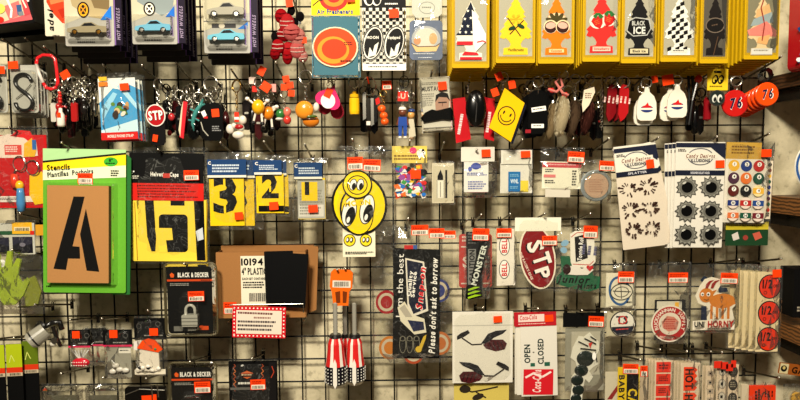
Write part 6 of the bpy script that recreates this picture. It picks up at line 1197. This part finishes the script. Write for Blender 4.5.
for x, y, rx, ry in ((586, 359, 9, 8), (582, 371, 7, 6), (578, 381, 6.4, 5.4), (579, 391, 6, 5.4), (577, 400, 5.6, 5)): t.mb().ell(x, y, .4, rx, ry, 1.6, ('gloss', BG), 16, 8).build('coil', smooth=True)
m = t.mb(1.9)
for a in ((578, 341, 588, 346), (584, 338, 596, 344), (590, 336, 596, 340), (580, 348, 596, 350), (595, 352, 597, 362)): m.line([(a[0], a[1]), (a[2], a[3])], 1.2, (40, 40, 36))
m.poly([(588, 343), (592, 342), (590, 348)], (190, 60, 50)); m.disc(594, 356, 2, 4, WH); m.k = .4; m.build('line_print'); t.bag(563, 326, 606, 394, -1.8, 2.6, amp=.5); t.sticker(588, 316, 603.5, 326.5, 1.4, -3); hook(582, 311, .165, 'the coiled creature sticker pack')
t = T('warning_sign_pack', 'yellow and black sticker strip lettered CAUTION BABY sideways', 'sticker', 633, 364, .14)
t.mb().box(606, 372, 640, 425, -1.6, -1.2, (206, 196, 170), .4).build('backing_card'); t.mb(-1.15).poly([(608, 400), (620, 383), (622, 386), (613, 400)], (140, 30, 30)).build('red_triangle'); s = t.mb().box(618, 367, 640, 425, -.4, 0, (226, 190, 20), .4).build('sticker'); m = t.mb(.05); m.rect(627, 374, 639, 425, BK); m.text('CAUTION', 633, 415, 8.4, (232, 196, 24), 52, -90); m.text('BABY', 622, 387.5, 5.4, BK, 25, -90); m.build('printed_art', s); t.sticker(622.5, 363.5, 638, 373.5, 1, -2); t.mb().box(639, 366, 648, 425, -1, -.6, (190, 170, 140), .3).build('spare_strip'); t.sticker(640.5, 366, 648, 377, -.4, 0); t.bag(604, 362, 650, 425, -1.8, 2.4); hook(640, 360, .16, 'the CAUTION BABY sticker')
def strip(label, x0, x1, y0, d, fn, n, what, hk):
    t = T('label_strip', label, 'label strip', (x0 + x1) / 2, y0, d); t.mb().box(x0, y0, x1, 425, -.4, 0, (222, 200, 170), .3).build('strip'); fn(t); t.bag(x0 - 2, y0 - 3, x1 + 1, 425, -.8, 1.6)
    for i in range(n): copy_thing(t, .01 * (i + 1), .002, 'label strip hung behind ' + what, 'label strips behind ' + what, skip=('label_',), dx=-.005 * (i + 1))
    hook(*hk, d + .025, what); return t
def s1(t):
    for i in range(5): y = 362 + i * 12; s = t.mb().box(656.5, y, 671, y + 10.5, 0, .2, (226, 50, 30), .4).build('label_square'); m = t.mb(.25); m.fine(659, y + 2.5, 669, y + 8, 2 + (i > 0), (90, 20, 16)); m.build('label_print', s)
strip('label strip of small square red orange labels', 655, 673, 360.5, .14, s1, 3, 'the square red orange labels', (660, 350))
def s2(t):
    for i in range(3):
        y = 367 + i * 26; s = t.mb().slab([(684, y)] + [(684 + 11 + (2.6 if q % 2 else 0), y + q * 3) for q in range(9)] + [(684, y + 24)], 0, .2, (238, 66, 24)).build('label_flame'); m = t.mb(.25); m.text('HOT', 689.5, y + 12, 7.6, BK, 20, -90); m.build('label_print', s)
strip('label strip of flame edged red labels lettered HOT sideways', 681, 700.5, 363, .145, s2, 3, 'the flame edged HOT labels', (687, 352))
def s3(t):
    for i in range(5): cy = 371 + i * 13; s = t.mb().slab(ellpts(722.5, cy, 3.6, 5), 0, .2, (150, 140, 126)).build('label_round'); m = t.mb(.25); m.disc(722.5, cy, 2.9, 4.2, (206, 196, 176)); m.rect(721, cy - 1.5, 723.4, cy + 1.5, BK); m.build('label_print', s)
strip('narrow label strip of pale round labels with black dots', 717, 728, 365, .15, s3, 0, 'the pale round labels', (722, 353))
def s4(t):
    for i in range(5): cy = 371.5 + i * 13.5; s = t.mb().slab(ellpts(733.5, cy, 4.6, 5.6), 0, .2, (56, 52, 46)).build('label_round'); m = t.mb(.25); m.fine(730.5, cy - 3, 736.5, cy + 3, 3, (150, 140, 120)); m.build('label_print', s)
strip('label strip of dark grey round labels', 728, 739, 364.5, .14, s4, 0, 'the dark grey round labels', (735, 351))
def s5(t):
    for i in range(5): cy = 371 + i * 9; s = t.mb().box(708, cy, 714, cy + 5, 0, .2, (176, 160, 140), .4).build('label_square'); m = t.mb(.25); m.rect(709.5, cy + 1.5, 711.5, cy + 3.5, BK); m.build('label_print', s)
strip('label strip of tiny grey labels beside the flame labels', 706, 716, 366, .135, s5, 1, 'the tiny grey labels', (711, 352))
t = T('tag_bunch', 'row of red paper tabs folded over the round label strips', 'price tags', 725, 362, .165)
for x, y, w_ in ((714, 361, 8), (721, 362, 7), (726, 364, 7), (731, 360.5, 5)): t.mb().box(x, y, x + w_, y + 7, 0, .4, (222, 46, 28), .4).build('tab')
t = T('arrow_label_pack', 'red orange label block with black sideways lettering and arrow', 'label block', 762, 386, .15); t.mb().box(750, 386, 776, 425, -3, 0, (228, 60, 26), .4).build('label_block'); m = t.mb(.05); m.fine(750, 393.5, 766, 399, 2, BK, 90, .8); m.line([(761, 400), (764, 392), (770, 396), (767, 404), (761, 400)], .8, BK); m.fine(766, 388, 774, 398, 3, (70, 20, 12), 90, .4); m.build('printed_art'); t.mb().box(742.5, 385, 749.5, 425, -3, -1, (206, 190, 160), .4).build('side_strips'); t.bag(742, 383, 778, 425, -3.4, 3); hook(779, 378, .18, 'the red orange arrow label block')
